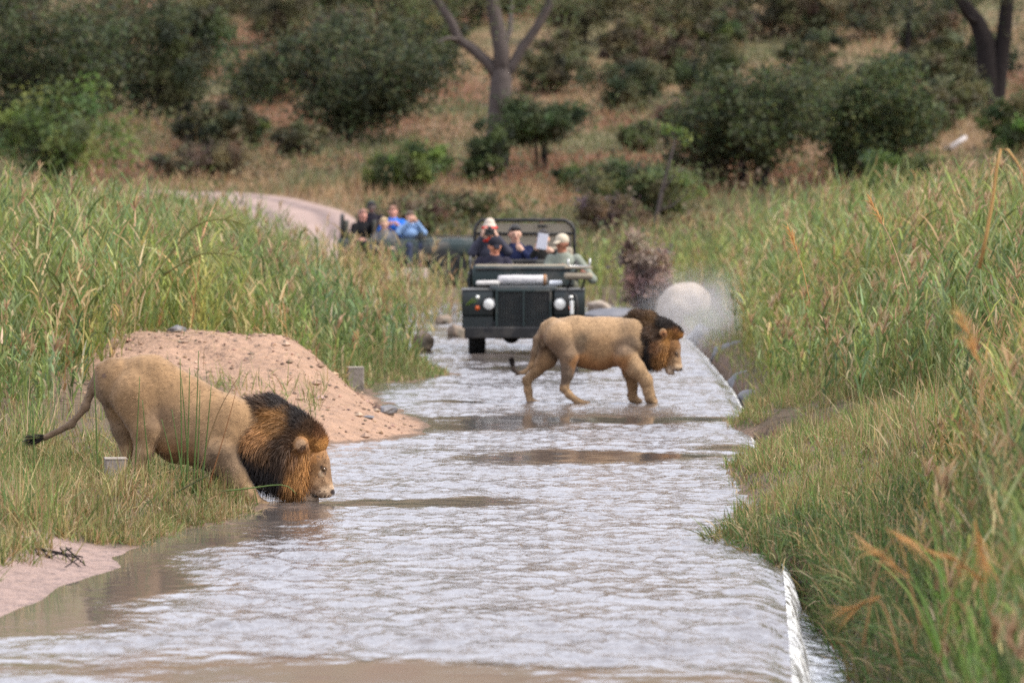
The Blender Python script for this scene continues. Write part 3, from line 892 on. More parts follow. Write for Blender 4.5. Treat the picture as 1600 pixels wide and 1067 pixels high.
# thin bare sapling with a few bright leaves
g = ground_at(1022, 372)
s = F / g.y
root = empty('sapling', g, 0, 'thin pale sapling with bright green leaf tufts behind the spray', 'sapling')
link('stem', tube_mesh('stem', [([tp(1018, 380), tp(1026, 340), tp(1034, 300), tp(1046, 255), tp(1056, 215)], np.array([4, 3.4, 3, 2.2, 1]) / s, 6), ([tp(1034, 300), tp(1050, 278), tp(1068, 262)], np.array([2, 1.5, 1]) / s, 5), ([tp(1028, 330), tp(1050, 322), tp(1075, 300)], np.array([2, 1.5, 1]) / s, 5)]), M_BARK, root)
cl = np.array([tp(1050, 203), tp(1066, 208), tp(1075, 222), tp(1078, 285), tp(1095, 300), tp(1060, 278), tp(1075, 305), tp(1040, 200)])
V, Fc, C = leaves(cl, np.full(len(cl), 0.10), 260, 0.14, pick(BRIGHT, 260))
link('foliage', np_mesh('foliage', V, Fc, cols=C), M_LEAF, root)

# pale fallen branch on the right slope
g = ground_at(1490, 236, 118)
s = F / g.y
lg = tube_obj('fallen_branch', [tp(1468, 238), tp(1482, 234), tp(1496, 224), tp(1510, 214)], np.array([3, 5, 4.5, 3]) / s, mat('dead_wood', (0.5, 0.46, 0.44), rough=0.8, var=0.2, bump=0.4, bscale=20))
lg.location = g
tag(lg, 'pale bleached fallen branch above the right-hand reeds', 'branch')

# dry grass over the far bank and hill
def frustum_pts(n, y0, y1, margin=1.25, power=1.0):
    Y = y0 + (y1 - y0) * RNG.uniform(0, 1, n) ** power
    X = RNG.uniform(-1, 1, n) * (0.09 * Y * margin + 0.4)
    return X, Y


def road_dist(X, Y):
    d = np.full(len(X), 1e9)
    for p in rc[::3]:
        d = np.minimum(d, np.hypot(X - p[0], Y - p[1]))
    return d


X, Y = frustum_pts(95000, 119, 310, 1.2)
k = road_dist(X, Y) > 1.75
X, Y = X[k], Y[k]
n = len(X)
base = np.column_stack([X, Y, height(X, Y) - 0.03])
n1, n2 = fbm(X * 0.12, Y * 0.05, seed=21), fbm(X * 0.3, Y * 0.12, seed=22)
straw = pick([(0.31, 0.205, 0.105), (0.26, 0.17, 0.09), (0.20, 0.13, 0.07), (0.36, 0.25, 0.13)], n)
rust = pick([(0.20, 0.098, 0.05), (0.16, 0.082, 0.046), (0.23, 0.12, 0.065)], n)
green = pick([(0.13, 0.14, 0.06), (0.17, 0.16, 0.07), (0.10, 0.11, 0.05)], n)
c = np.where((n1 + RNG.normal(0, 0.05, n) > 0.52)[:, None], rust, straw)
c = np.where(((n2 + RNG.normal(0, 0.05, n) > 0.58) | ((Y < 160) & (RNG.uniform(0, 1, n) < 0.6)))[:, None], green, c)
d = unit(np.column_stack([RNG.normal(0, 0.35, n), RNG.normal(0, 0.35, n), np.ones(n)]))
L = RNG.uniform(0.3, 0.85, n) * (0.6 + 0.8 * fbm(X * 0.2, Y * 0.2, seed=61))
st = strips(base, d, L, np.full(n, 0.05), RNG.uniform(0.05, 0.4, n), c, segs=2)
U = 2600
ux, uy = frustum_pts(U, 121, 300, 1.2)
ok = (road_dist(ux, uy) > 2.3) & (fbm(ux * 0.09, uy * 0.06, seed=111) > 0.40)
ux, uy = ux[ok], uy[ok]
uc = np.column_stack([ux, uy, height(ux, uy) + RNG.uniform(0.1, 0.6, len(ux))])
m_ = 34000
ui = RNG.integers(0, len(uc), m_)
upal = pick(OLIVE + BROWN[:2] + MID[:2] + [(0.10, 0.12, 0.05)], len(uc), jit=0.2)
un = uc[ui] + RNG.normal(0, 1, (m_, 3)) * np.array([0.55, 0.55, 0.30])
un[:, 2] = np.maximum(un[:, 2], height(un[:, 0], un[:, 1]) + 0.03)
ul = leaves(un, np.full(m_, 0.02), m_, 0.19, np.zeros((m_, 3)))
ucol = np.repeat(np.clip(upal[ui] * (1 + RNG.normal(0, 0.2, (m_, 1))), 0.01, 0.5), 4, 0)
i4 = np.arange(m_)
V4 = ul[0].reshape(m_, 4, 3); V4 = V4 - V4.mean(1, keepdims=True) + un[:, None, :]
tag(link('undergrowth', np_mesh('undergrowth', V4.reshape(-1, 3), ul[1], cols=ucol), M_LEAF), 'low olive and brown undergrowth between the hillside bushes', 'undergrowth', kind='stuff')
tag(link('dry_grass', np_mesh('dry_grass', *st[:2], cols=st[2]), M_LEAF), 'straw and rust coloured dry grass covering the hillside', 'grass', kind='stuff')

# ------------------------------------------------------------------ reeds and bank grass
GREEN = [(0.150, 0.205, 0.068), (0.180, 0.230, 0.080), (0.130, 0.190, 0.085), (0.225, 0.250, 0.095), (0.100, 0.150, 0.045), (0.170, 0.225, 0.115), (0.085, 0.125, 0.045)]
GREEN = [(1.2 * g_[0], 1.12 * g_[1], 0.92 * g_[2]) for g_ in GREEN]
DRY = [(0.42, 0.32, 0.16), (0.36, 0.25, 0.12), (0.48, 0.38, 0.21), (0.30, 0.19, 0.09)]


def reed_mass(X, Y, H, pal=GREEN, dry=0.11, nleaf=7, width=0.030, plume=0.04, lean=0.20):
    n = len(X)
    z = height(X, Y) - 0.05
    base = np.column_stack([X, Y, z])
    patch = fbm(X * 0.7, Y * 0.35, seed=71)
    yel = fbm(X * 0.45 + 9, Y * 0.22, seed=72)
    col = pick(pal, n)
    dr = pick(DRY, n)
    isd = RNG.uniform(0, 1, n) < dry * (0.4 + 1.4 * yel)
    col = np.where(isd[:, None], dr, col)
    tint = np.stack([1 + 0.55 * (yel - 0.45), 1 + 0.2 * (yel - 0.45), 1 - 0.3 * (yel - 0.45)], 1)
    col = np.clip(col * tint * (0.78 + 0.5 * patch)[:, None], 0.01, 0.8)
    az = RNG.uniform(0, 2 * np.pi, n); ln = np.abs(RNG.normal(0, lean, n))
    d = unit(np.column_stack([np.cos(az) * ln + 0.04, np.sin(az) * ln, np.ones(n)]))
    parts = [strips(base, d, H, np.full(n, 0.012), RNG.uniform(0, 0.08, n), col * np.array([1.05, 1.0, 0.9]), segs=3, taper=0.3)]
    for q in range(nleaf):
        t = 0.08 + 0.86 * (q + RNG.uniform(0, 1, n)) / nleaf
        b = base + d * (H * t)[:, None]
        a2 = RNG.uniform(0, 2 * np.pi, n); el = RNG.uniform(0.25, 0.75, n)
        dd = unit(np.column_stack([np.cos(a2) * el, np.sin(a2) * el, np.ones(n)]))
        Lf = RNG.uniform(0.3, 0.65, n) * np.clip(H, 0.5, 1.6) * 0.65
        cc = np.clip(col * (1 + RNG.normal(0, 0.16, (n, 1))), 0.01, 0.8)
        dl = RNG.uniform(0, 1, n) < 0.07 * dry / 0.11 * (1.6 - t)
        cc = np.where(dl[:, None], pick(DRY, n), cc)
        parts.append(strips(b, dd, Lf, RNG.uniform(0.6, 1.3, n) * width, RNG.uniform(0.1, 0.75, n), cc, segs=3))
    if plume:
        m = np.where(RNG.uniform(0, 1, n) < plume)[0]
        for q in range(9):
            tip = base[m] + d[m] * (H[m] * RNG.uniform(0.93, 1.02, len(m)))[:, None]
            a2 = RNG.uniform(0, 2 * np.pi, len(m)); el = RNG.uniform(0.1, 0.55, len(m))
            dd = unit(np.column_stack([np.cos(a2) * el + 0.15, np.sin(a2) * el, np.ones(len(m))]))
            parts.append(strips(tip, dd, RNG.uniform(0.14, 0.3, len(m)), np.full(len(m), 0.03), RNG.uniform(0.2, 0.7, len(m)), pick([(0.42, 0.29, 0.155), (0.36, 0.24, 0.13), (0.48, 0.35, 0.21)], len(m)), segs=2))
    return merge(*parts)


def tufts(X, Y, H, pal, dryp, width=0.008, lean=0.45, droop=(0.1, 0.6), segs=3, tintnoise=True, zoff=-0.02):
    n = len(X)
    base = np.column_stack([X, Y, height(X, Y) + zoff])
    yel = fbm(X * 1.3 + 4, Y * 0.8, seed=82)
    isd = RNG.uniform(0, 1, n) < dryp * (0.3 + 1.5 * yel)
    col = np.where(isd[:, None], pick(DRY, n), pick(pal, n))
    if tintnoise:
        col = col * (0.75 + 0.5 * fbm(X * 2.1, Y * 1.2, seed=83))[:, None]
    az = RNG.uniform(0, 2 * np.pi, n); ln = np.abs(RNG.normal(0, lean, n))
    d = unit(np.column_stack([np.cos(az) * ln, np.sin(az) * ln, np.ones(n)]))
    return strips(base, d, H, RNG.uniform(0.6, 1.4, n) * width, RNG.uniform(*droop, n), np.clip(col, 0.01, 0.8), segs=segs)


def clump(X, Y, per, r=0.05):
    """gather grass roots into tufts: every per-th point becomes a tuft centre"""
    m = max(1, len(X) // per)
    i = RNG.integers(0, m, len(X))
    rr = r * RNG.uniform(0.5, 1.6, m)[i]
    return X[i] + RNG.normal(0, 1, len(X)) * rr, Y[i] + RNG.normal(0, 1, len(X)) * rr, RNG.uniform(0.65, 1.35, m)[i]


def stuff(name, st, label, cat='grass'):
    return tag(link(name, np_mesh(name, *st[:2], cols=st[2]), M_LEAF), label, cat, kind='stuff')


# left reed bed
X, Y = frustum_pts(60000, 52, 112, 1.3)
dl = xl(Y) - X
keep = (dl > 0.35) & (mound(X, Y) * (X > -4.05 - 0.5 * RNG.uniform(0, 1, len(X))) < 0.10 + 0.16 * RNG.uniform(0, 1, len(X)) * (Y > 63)) & ~((Y < 53.5) & (X > -4.2 - 0.5 * RNG.uniform(0, 1, len(X)))) & ~((Y < 57) & (X > -4.0 - 0.4 * RNG.uniform(0, 1, len(X)))) & ~((Y < 66) & (X > -2.6))
keep &= (RNG.uniform(0, 1, len(X)) < np.interp(Y, [52, 60, 75, 112], [0.9, 0.9, 0.75, 0.35])) & (road_dist(X, Y) > 2.2)
keep &= ~((Y > 88) & (dl < 1.4) & (RNG.uniform(0, 1, len(X)) < 0.85))
X, Y, dl = X[keep], Y[keep], dl[keep]
k = slice(0, 9000)
X, Y, dl = X[k], Y[k], dl[k]
H = np.clip(0.55 + 0.36 * (dl - 0.3) + 0.35 * np.clip((Y - 60) / 25, -0.6, 1), 0.3, 2.0) * RNG.uniform(0.65, 1.12, len(X)) * (0.78 + 0.42 * fbm(X * 0.8, Y * 0.3, seed=73)) * np.interp(Y, [52, 58, 64], [0.45, 0.6, 1.0])
stuff('reed_bed', reed_mass(X, Y, H), 'dense tall green reeds covering the left bank behind the sand mound', 'reeds')
# right reed bed
X, Y = frustum_pts(60000, 56, 116, 1.3)
dr = X - xr(Y)
keep = (X > np.interp(Y, [56, 62, 66, 70, 80, 90, 105, 116], [2.5, 2.8, 2.98, 3.05, 3.2, 3.4, 3.75, 3.8]) + 0.25 * RNG.uniform(0, 1, len(X)) ** 2) & ~((Y < 63) & (dr < 0.8 + RNG.uniform(0, 0.6, len(X)))) & (np.hypot((X - 4.15) / 0.6, (Y - 66) / 3) > 1) & (RNG.uniform(0, 1, len(X)) < np.interp(Y, [56, 75, 116], [0.95, 0.8, 0.4]))
X, Y, dr = X[keep][:9000], Y[keep][:9000], dr[keep][:9000]
H = np.clip(0.55 + 0.42 * dr + 0.4 * np.clip((Y - 62) / 12, -0.6, 1), 0.3, 2.1) * RNG.uniform(0.65, 1.12, len(X)) * (0.8 + 0.4 * fbm(X * 0.8, Y * 0.3, seed=74))
stuff('reed_bed', reed_mass(X, Y, H, plume=0.07), 'dense tall green reeds covering the right bank behind the spray', 'reeds')
# far reeds at the landing behind the jeep
X, Y = frustum_pts(14000, 111, 126, 1.2)
keep = (np.abs(X - np.interp(Y, ROAD[:, 1], ROAD[:, 0])) > 1.35) & ~((Y > 121) & (Y < 126.5) & (X < -0.6) & (X > -5))
X, Y = X[keep][:3600], Y[keep][:3600]
H = RNG.uniform(0.5, 1.25, len(X)) * np.interp(X, [-6, -1.5, 0.5, 2.5, 6], [1.15, 0.9, 0.8, 1.15, 1.3])
stuff('reed_bed', reed_mass(X, Y, H, nleaf=5, width=0.03), 'loose far reeds on the landing behind the two vehicles', 'reeds')
# sparse reeds standing in the water left of the jeep
X = RNG.uniform(-3.4, -1.2, 130); Y = RNG.uniform(84, 104, 130)
X = X + (Y - 90) * -0.01
stuff('sparse_reeds', reed_mass(X, Y, RNG.uniform(0.8, 1.7, 130), dry=0.45, plume=0.2, nleaf=8), 'sparse green and brown reeds standing in water left of the jeep', 'reeds')

# grass: near left bank under the drinking lion
X = RNG.uniform(-5.2, -1.7, 60000); Y = RNG.uniform(35.3, 50.5, 60000)
dl = xl(Y) - X
keep = (dl > 0.0) & ~((Y < 39.2) & (dl < 0.32 + 0.12 * RNG.uniform(0, 1, len(X)))) & ((Y < 47.5) | (RNG.uniform(0, 1, len(X)) < 0.3)) & ((X < -2.2) | (Y < 45.5)) & ~((X > -2.06) & (Y > 43.3))
X, Y, ch = clump(X[keep][:30000], Y[keep][:30000], 22)
dl = xl(Y) - X
H = RNG.uniform(0.10, 0.30, len(X)) * (0.6 + 0.6 * sstep(0, 0.4, dl)) * (0.7 + 0.7 * fbm(X * 1.5, Y, seed=91)) * ch * np.where((X < -3.0) & (X > -4.0) & (Y > 41) & (Y < 46), 0.7, 1.0)
YG = [(0.24, 0.24, 0.075), (0.17, 0.21, 0.06), (0.30, 0.25, 0.10), (0.13, 0.18, 0.05), (0.22, 0.15, 0.06), (0.10, 0.14, 0.045)]
stuff('bank_grass', tufts(X, Y, H, YG, 0.30, width=0.010, lean=0.6), 'short yellow-green grass on the left bank under the drinking lion')
Y = RNG.uniform(39.4, 43.6, 3400); X = xl(Y) - RNG.uniform(-0.03, 0.28, 3400)
X, Y, ch = clump(X, Y, 18, 0.04)
stuff('bank_grass', tufts(X, Y, RNG.uniform(0.08, 0.22, 3400) * ch, YG, 0.4, width=0.009, lean=0.7, droop=(0.2, 0.8)), 'low straw-flecked grass fringe along the left water edge')
X = RNG.uniform(-5.4, -3.0, 9000); Y = RNG.uniform(38.2, 50, 9000)
dl = xl(Y) - X
keep = (dl > 0.35) & (X < -3.22 - 0.085 * (Y - 40)) & (fbm(X * 1.1, Y * 0.5, seed=95) > 0.36)
X, Y = X[keep][:3000], Y[keep][:3000]
stuff('sedge', tufts(X, Y, RNG.uniform(0.35, 0.85, len(X)) * np.where((X > -4.0) & (Y > 40.5) & (Y < 46), 0.42, 1.0), GREEN[:2] + [(0.10, 0.15, 0.05), (0.14, 0.20, 0.06)], 0.28, width=0.012, lean=0.38, droop=(0.1, 0.55), segs=4), 'tall dark green sedge at the left edge of the bank')
# sparse tufts round the mound and behind the lion
X = RNG.uniform(-6.0, -1.2, 9000); Y = RNG.uniform(50, 70, 9000)
dl = xl(Y) - X
mv = mound(X, Y)
keep = (dl > 0.25) & (fbm(X * 1.3, Y * 0.7, seed=97) > 0.44) & ((mv < 0.22) | (RNG.uniform(0, 1, len(X)) < 0.035)) & ~((X > -1.9) & (Y < 64))
X, Y = X[keep][:5200], Y[keep][:5200]
stuff('sparse_grass', tufts(X, Y, RNG.uniform(0.10, 0.42, len(X)), YG + GREEN[:3], 0.3, width=0.011), 'thin grass tufts round the edges of the sand mound')
# grassy clump at the water's edge left of the jeep
X = RNG.uniform(-2.6, -0.8, 12000); Y = RNG.uniform(68.5, 77.5, 12000)
dl = xl(Y) - X
keep = dl > -0.02
X, Y, dl = X[keep][:7000], Y[keep][:7000], dl[keep][:7000]
stuff('grass_clump', tufts(X, Y, RNG.uniform(0.18, 0.40, len(X)) * (0.5 + sstep(0, 0.5, dl) * 0.8), [(0.17, 0.24, 0.07), (0.20, 0.24, 0.08), (0.13, 0.18, 0.06), (0.26, 0.23, 0.1)], 0.18, width=0.014), 'rounded grassy clump at the water edge behind the concrete post')
# right bank short grass
X = RNG.uniform(1.4, 6.0, 90000); Y = RNG.uniform(36.5, 66, 90000)
dr = X - xr(Y)
keep = (dr > 0.0) & (X < 0.09 * Y * 1.2 + 0.3) & (np.hypot((X - 4.15) / 0.45, (Y - 66) / 2.2) > 1) & (np.hypot((X - 3.0) / 0.3, (Y - 55.8) / 0.5) > 1)
X, Y, ch = clump(X[keep][:48000], Y[keep][:48000], 24)
dr = X - xr(Y)
H = RNG.uniform(0.10, 0.30, len(X)) * (0.75 + 0.35 * sstep(0, 0.6, dr)) * (0.6 + 0.9 * fbm(X * 1.6, Y * 0.9, seed=99)) * ch
stuff('bank_grass', tufts(X, Y, H, YG + [(0.17, 0.24, 0.06), (0.20, 0.27, 0.07), (0.13, 0.21, 0.055)], 0.25, width=0.010, lean=0.6), 'short green and straw grass on the right bank')
# right bank: medium grass rising to the tall reeds
X = RNG.uniform(2.6, 7.0, 14000); Y = RNG.uniform(44, 66, 14000)
dr = X - xr(Y)
keep = (dr > 0.9 + RNG.uniform(0, 1, len(X))) & (X < 0.09 * Y * 1.25 + 0.3) & (np.hypot((X - 4.15) / 0.6, (Y - 66) / 3) > 1)
X, Y, dr = X[keep][:5200], Y[keep][:5200], dr[keep][:5200]
stuff('meadow_grass', tufts(X, Y, RNG.uniform(0.35, 0.8, len(X)) * np.clip(0.5 + 0.3 * dr, 0.5, 1.3), GREEN + YG, 0.3, width=0.014, lean=0.35, segs=4), 'knee-high mixed grass on the right bank below the reeds')
# tall grass close to the camera at the right
X = RNG.uniform(1.7, 5.0, 60000); Y = RNG.uniform(19, 47, 60000)
edge = np.interp(Y, [19, 24, 29, 33, 38, 42, 47], [1.78, 1.88, 2.12, 2.30, 2.72, 3.05, 3.5])
keep = (X > edge + RNG.uniform(0, 0.35, len(X)) ** 1.5) & (X < 0.09 * Y * 1.25 + 0.25) & (RNG.uniform(0, 1, len(X)) < np.interp(Y, [19, 30, 47], [1.0, 0.8, 0.5]))
X, Y = X[keep][:4200], Y[keep][:4200]
e = np.interp(Y, [19, 24, 29, 33, 38, 42, 47], [1.78, 1.88, 2.12, 2.30, 2.72, 3.05, 3.5])
H = np.clip(0.35 + 1.15 * (X - e), 0.35, 1.5) * RNG.uniform(0.6, 1.15, len(X))
stuff('tall_grass', reed_mass(X, Y, H, pal=GREEN + [(0.06, 0.10, 0.03), (0.09, 0.14, 0.04)], dry=0.24, nleaf=8, width=0.017, plume=0.03, lean=0.28), 'tall green and straw grass crowding the near right bank')
X = RNG.uniform(1.6, 4.2, 40000); Y = RNG.uniform(24, 40, 40000)
dr = X - xr(Y)
keep = (dr > -0.30 + 0.15 * RNG.uniform(0, 1, len(X))) & (X < 0.09 * Y * 1.25 + 0.25)
X, Y = X[keep][:15000], Y[keep][:15000]
stuff('bank_grass', tufts(X, Y, RNG.uniform(0.25, 0.5, len(X)) * np.clip(0.75 + (X - xr(Y)) * 0.8, 0.6, 1), [(0.10, 0.16, 0.045), (0.07, 0.12, 0.035), (0.14, 0.19, 0.06), (0.055, 0.085, 0.03)], 0.14, width=0.012, lean=0.55, droop=(0.3, 0.9), segs=4), 'lush drooping grass hanging over the pool below the causeway lip')


Y = RNG.uniform(24, 41, 7000); X = xr(Y) + RNG.uniform(-0.17, 0.14, 7000)
stuff('bank_grass', tufts(X, Y, RNG.uniform(0.22, 0.5, 7000), [(0.10, 0.16, 0.045), (0.07, 0.12, 0.035), (0.15, 0.19, 0.06), (0.20, 0.17, 0.07)], 0.14, width=0.013, lean=0.6, droop=(0.3, 0.9), segs=4), 'dark green fringe of grass hanging down the pool bank')
X = RNG.uniform(2.05, 2.75, 420); Y = RNG.uniform(24.5, 31, 420)
keep = X > np.interp(Y, [24, 31], [2.0, 2.3])
X, Y = X[keep], Y[keep]
stuff('broad_grass', tufts(X, Y, RNG.uniform(0.45, 1.0, len(X)), [(0.17, 0.29, 0.055), (0.13, 0.23, 0.05), (0.22, 0.32, 0.08)], 0.06, width=0.028, lean=0.3, droop=(0.05, 0.5), segs=5), 'broad bright green blades in the near right grass')


# single plants that stand out
def stalk(name, label, pts, r, col, group=None, plume=False, leafs=0):
    pts = np.array(pts, float)
    b = pts[0].copy()
    root = empty(name, b, 0, label, 'reed', group)
    pl = pts - b
    t = np.linspace(0, 1, 9)
    tt_ = np.linspace(0, 1, len(pl))
    P = np.stack([np.interp(t, tt_, pl[:, i]) for i in range(3)], 1)
    for _ in range(2): P[1:-1] = (P[:-2] + 2 * P[1:-1] + P[2:]) / 4
    V, Q, T = tube(P, np.linspace(r, r * 0.35, 9), 5)
    me = np_mesh('stem', V, [np.array(Q), np.array(T)], cols=np.tile(np.array(col), (len(V), 1)), smooth=True)
    link('stem', me, M_LEAF, root)
    for q in range(leafs):
        u = RNG.uniform(0.25, 0.9)
        o = np.array([np.interp(u, t, P[:, i]) for i in range(3)])
        a = RNG.uniform(0, 2 * np.pi)
        dd = unit(np.array([[math.cos(a) * 0.6, math.sin(a) * 0.3, 1.0]]))
        st = strips(o[None], dd, np.array([0.35]), np.array([0.016]), np.array([RNG.uniform(0.2, 0.7)]), np.array([col]), segs=4)
        link('leaf', np_mesh('leaf', *st[:2], cols=st[2]), M_LEAF, root)
    if plume:
        m = 40
        d = unit(P[-1] - P[-2])
        o = P[-1] + d * RNG.uniform(-0.16, 0.06, (m, 1))
        dd = unit(d + RNG.normal(0, 0.28, (m, 3)))
        st = strips(o, dd, RNG.uniform(0.08, 0.18, m), np.full(m, 0.010), RNG.uniform(0.1, 0.5, m), pick([(0.62, 0.36, 0.13), (0.52, 0.30, 0.12)], m, jit=0.1), segs=2)
        link('plume', np_mesh('plume', *st[:2], cols=st[2]), M_LEAF, root)
    return root


RG = (0.11, 0.17, 0.045)
for (bx, by, tx, ty, Y) in [(283, 772, 281, 560, 43.6), (290, 770, 296, 575, 43.7), (296, 768, 283, 590, 43.8), (301, 772, 310, 548, 43.6), (288, 775, 268, 640, 43.5), (306, 770, 312, 610, 43.7), (279, 770, 252, 655, 43.7), (313, 772, 330, 600, 43.8)]:
    stalk('reed_stalk', 'thin green stalk in the clump in front of the lion belly', [at(bx, by, Y), at((bx + tx) / 2 + 1, (by + ty) / 2, Y), at(tx, ty, Y)], 0.008, RG, group='stalk clump in front of the drinking lion')
stalk('reed_stalk', 'tall thin green stalk crossing the drinking lion tail', [at(152, 760, 43.9), at(150, 660, 43.9), at(144, 535, 43.9)], 0.008, RG)
stalk('reed_stalk', 'green stalk before the hind leg of the drinking lion', [at(208, 770, 43.6), at(213, 690, 43.6), at(218, 588, 43.6)], 0.008, RG)
stalk('reed_stalk', 'bent green stalk before the hind thigh of the drinking lion', [at(236, 770, 43.5), at(228, 690, 43.5), at(222, 625, 43.5)], 0.008, RG)
stalk('reed_stalk', 'dark leaning stalk across the near bank grass', [at(212, 800, 43.0), at(265, 775, 43.0), at(325, 742, 43.0)], 0.010, (0.09, 0.10, 0.04))
stalk('reed_stalk', 'green blade arching from the bank to the lion mane', [at(345, 768, 43.7), at(400, 762, 43.7), at(448, 754, 43.7), at(462, 772, 43.7)], 0.007, (0.16, 0.24, 0.07))
stalk('reed_stalk', 'tall dark green reed standing in the left sedge', [at(55, 830, 42.0), at(53, 730, 42.0), at(50, 625, 42.0)], 0.010, RG)
stalk('reed_stalk', 'dry red-brown stalk leaning over the drinking lion back', [at(322, 770, 43.9), at(350, 680, 43.9), at(370, 606, 43.9)], 0.006, (0.30, 0.14, 0.06))
stalk('reed_stalk', 'thin dry stem leaning behind the stalk clump', [at(300, 770, 44.0), at(340, 640, 44.0), at(378, 580, 44.0)], 0.006, (0.26, 0.17, 0.08))
ORG = (0.52, 0.32, 0.12)
stalk('dry_reed', 'orange dry reed bent over at the top right of the reeds', [at(1530, 420, 33), at(1556, 300, 33), at(1558, 206, 33), at(1590, 255, 33), at(1606, 285, 33)], 0.013, ORG)
stalk('dry_reed', 'orange dry seed head rising above the right reeds', [at(1265, 470, 50), at(1255, 420, 50), at(1236, 370, 50)], 0.006, ORG, plume=True)
stalk('dry_reed', 'pale seed head nodding among the right-hand reeds', [at(1420, 460, 45), at(1395, 380, 45), at(1366, 325, 45)], 0.007, (0.5, 0.36, 0.2), plume=True)
stalk('dry_reed', 'curved straw stem above the right bank grass', [at(1300, 520, 58), at(1312, 470, 58), at(1310, 430, 58)], 0.008, (0.55, 0.42, 0.2))
for k, pts in enumerate([[(1350, 1010), (1370, 880), (1400, 832), (1430, 850)], [(1470, 1040), (1490, 900), (1530, 830), (1535, 860)], [(1410, 1040), (1380, 930), (1330, 950)], [(1560, 1000), (1530, 900), (1500, 880)], [(1440, 980), (1420, 900), (1380, 870)], [(1520, 700), (1540, 590), (1510, 515)]]):
    lb = ['arching dry seed stem over the pool edge', 'dry seed stem curving up from the near right grass', 'dry seed stem drooping over the foam pool', 'short dry seed stem deep in the near right grass', 'slanting dry seed stem in the near right grass', 'dry orange seed stem high in the near right grass'][k]
    stalk('dry_reed', lb, [at(x, y, 26.5) for x, y in pts], 0.006, (0.48, 0.29, 0.14), plume=True)
stalk('driftwood_stick', 'dark thin stick trailing from the right bank into the water', [at(1275, 915, 37.6), at(1220, 903, 38.0), at(1165, 897, 38.3)], 0.008, (0.07, 0.06, 0.05))['category'] = 'stick'
stalk('dry_branch', 'bare forked tan branch leaning behind the concrete post', [at(545, 600, 70), at(515, 562, 70), at(490, 520, 70)], 0.016, (0.42, 0.27, 0.17))['category'] = 'branch'

# palm-like fronds arching out of the left reeds
def frond(label, pts, Y):
    P = np.array([at(x, y, Y) for x, y in pts], float)
    b = P[0].copy()
    root = empty('palm_frond', b, 0, label, 'frond', 'fronds in the left reeds')
    t = np.linspace(0, 1, 14)
    Q = np.stack([np.interp(t, np.linspace(0, 1, len(P)), P[:, i] - b[i]) for i in range(3)], 1)
    for _ in range(3): Q[1:-1] = (Q[:-2] + 2 * Q[1:-1] + Q[2:]) / 4
    V, q4, t3 = tube(Q, np.linspace(0.014, 0.004, 14), 5)
    link('stem', np_mesh('stem', V, [np.array(q4), np.array(t3)], cols=np.tile(np.array([0.20, 0.19, 0.06]), (len(V), 1)), smooth=True), M_LEAF, root)
    m = 46
    u = np.repeat(np.linspace(0.2, 0.98, m // 2), 2)
    o = np.stack([np.interp(u, t, Q[:, i]) for i in range(3)], 1)
    tg_ = unit(np.stack([np.interp(u, t, np.gradient(Q[:, i])) for i in range(3)], 1))
    sd = np.where(np.arange(m) % 2 == 0, 1, -1)[:, None] * np.array([0, 0.5, 0.85])
    dd = unit(tg_ * 0.8 + sd * 0.8)
    st = strips(o, dd, 0.34 * (1.05 - u * 0.6), np.full(m, 0.022), RNG.uniform(0.1, 0.5, m), pick([(0.21, 0.22, 0.06), (0.16, 0.17, 0.05)], m), segs=3)
    link('leaflets', np_mesh('leaflets', *st[:2], cols=st[2]), M_LEAF, root)


frond('yellow-green feathery frond arching right above the left reeds', [(250, 420), (300, 350), (350, 340), (385, 352)], 66)
frond('feathery frond drooping below the arching one in the left reeds', [(255, 430), (310, 395), (350, 395), (378, 405)], 65)
frond('dark feathery frond curving at the far left reeds', [(30, 420), (55, 365), (85, 345), (115, 352)], 66)
# ------------------------------------------------------------------ lions
M_FUR = mat_vcol('short_fur', rough=0.85, spec=0.12, nvar=0.16, nscale=26, bump=0.35, bscale=120, sheen=0.15)
M_MANE = mat_vcol('mane_hair', rough=0.6, spec=0.25)
M_EYE = mat('amber_eye', (0.10, 0.055, 0.02), rough=0.12, var=0.2, scale=60, spec=0.6)


def fur(V, N, n, length, width, flow, cols, rng, lift=0.35, droop=0.15):
    """short hairs standing off a surface: sample vertices V with normals N"""
    i = rng.integers(0, len(V), n)
    d = unit(flow[i] + N[i] * lift + rng.normal(0, 0.18, (n, 3)))
    L = length[i] * rng.uniform(0.55, 1.25, n)
    side = np.cross(d, N[i] + rng.normal(0, 0.3, (n, 3)))
    b = V[i] + rng.normal(0, 0.006, (n, 3)) - N[i] * 0.008
    c = np.clip(cols[i] * (1 + rng.normal(0, 0.26, (n, 1))), 0.004, 0.8)
    return strips(b, d, L, np.full(n, width) * rng.uniform(0.6, 1.4, n), np.full(n, droop) * rng.uniform(0.3, 1.6, n), c, segs=3, side=unit(side))


def vnormals(me):
    a = np.empty(len(me.vertices) * 3, np.float32)
    me.vertex_normals.foreach_get('vector', a)
    return a.reshape(-1, 3).astype(float)


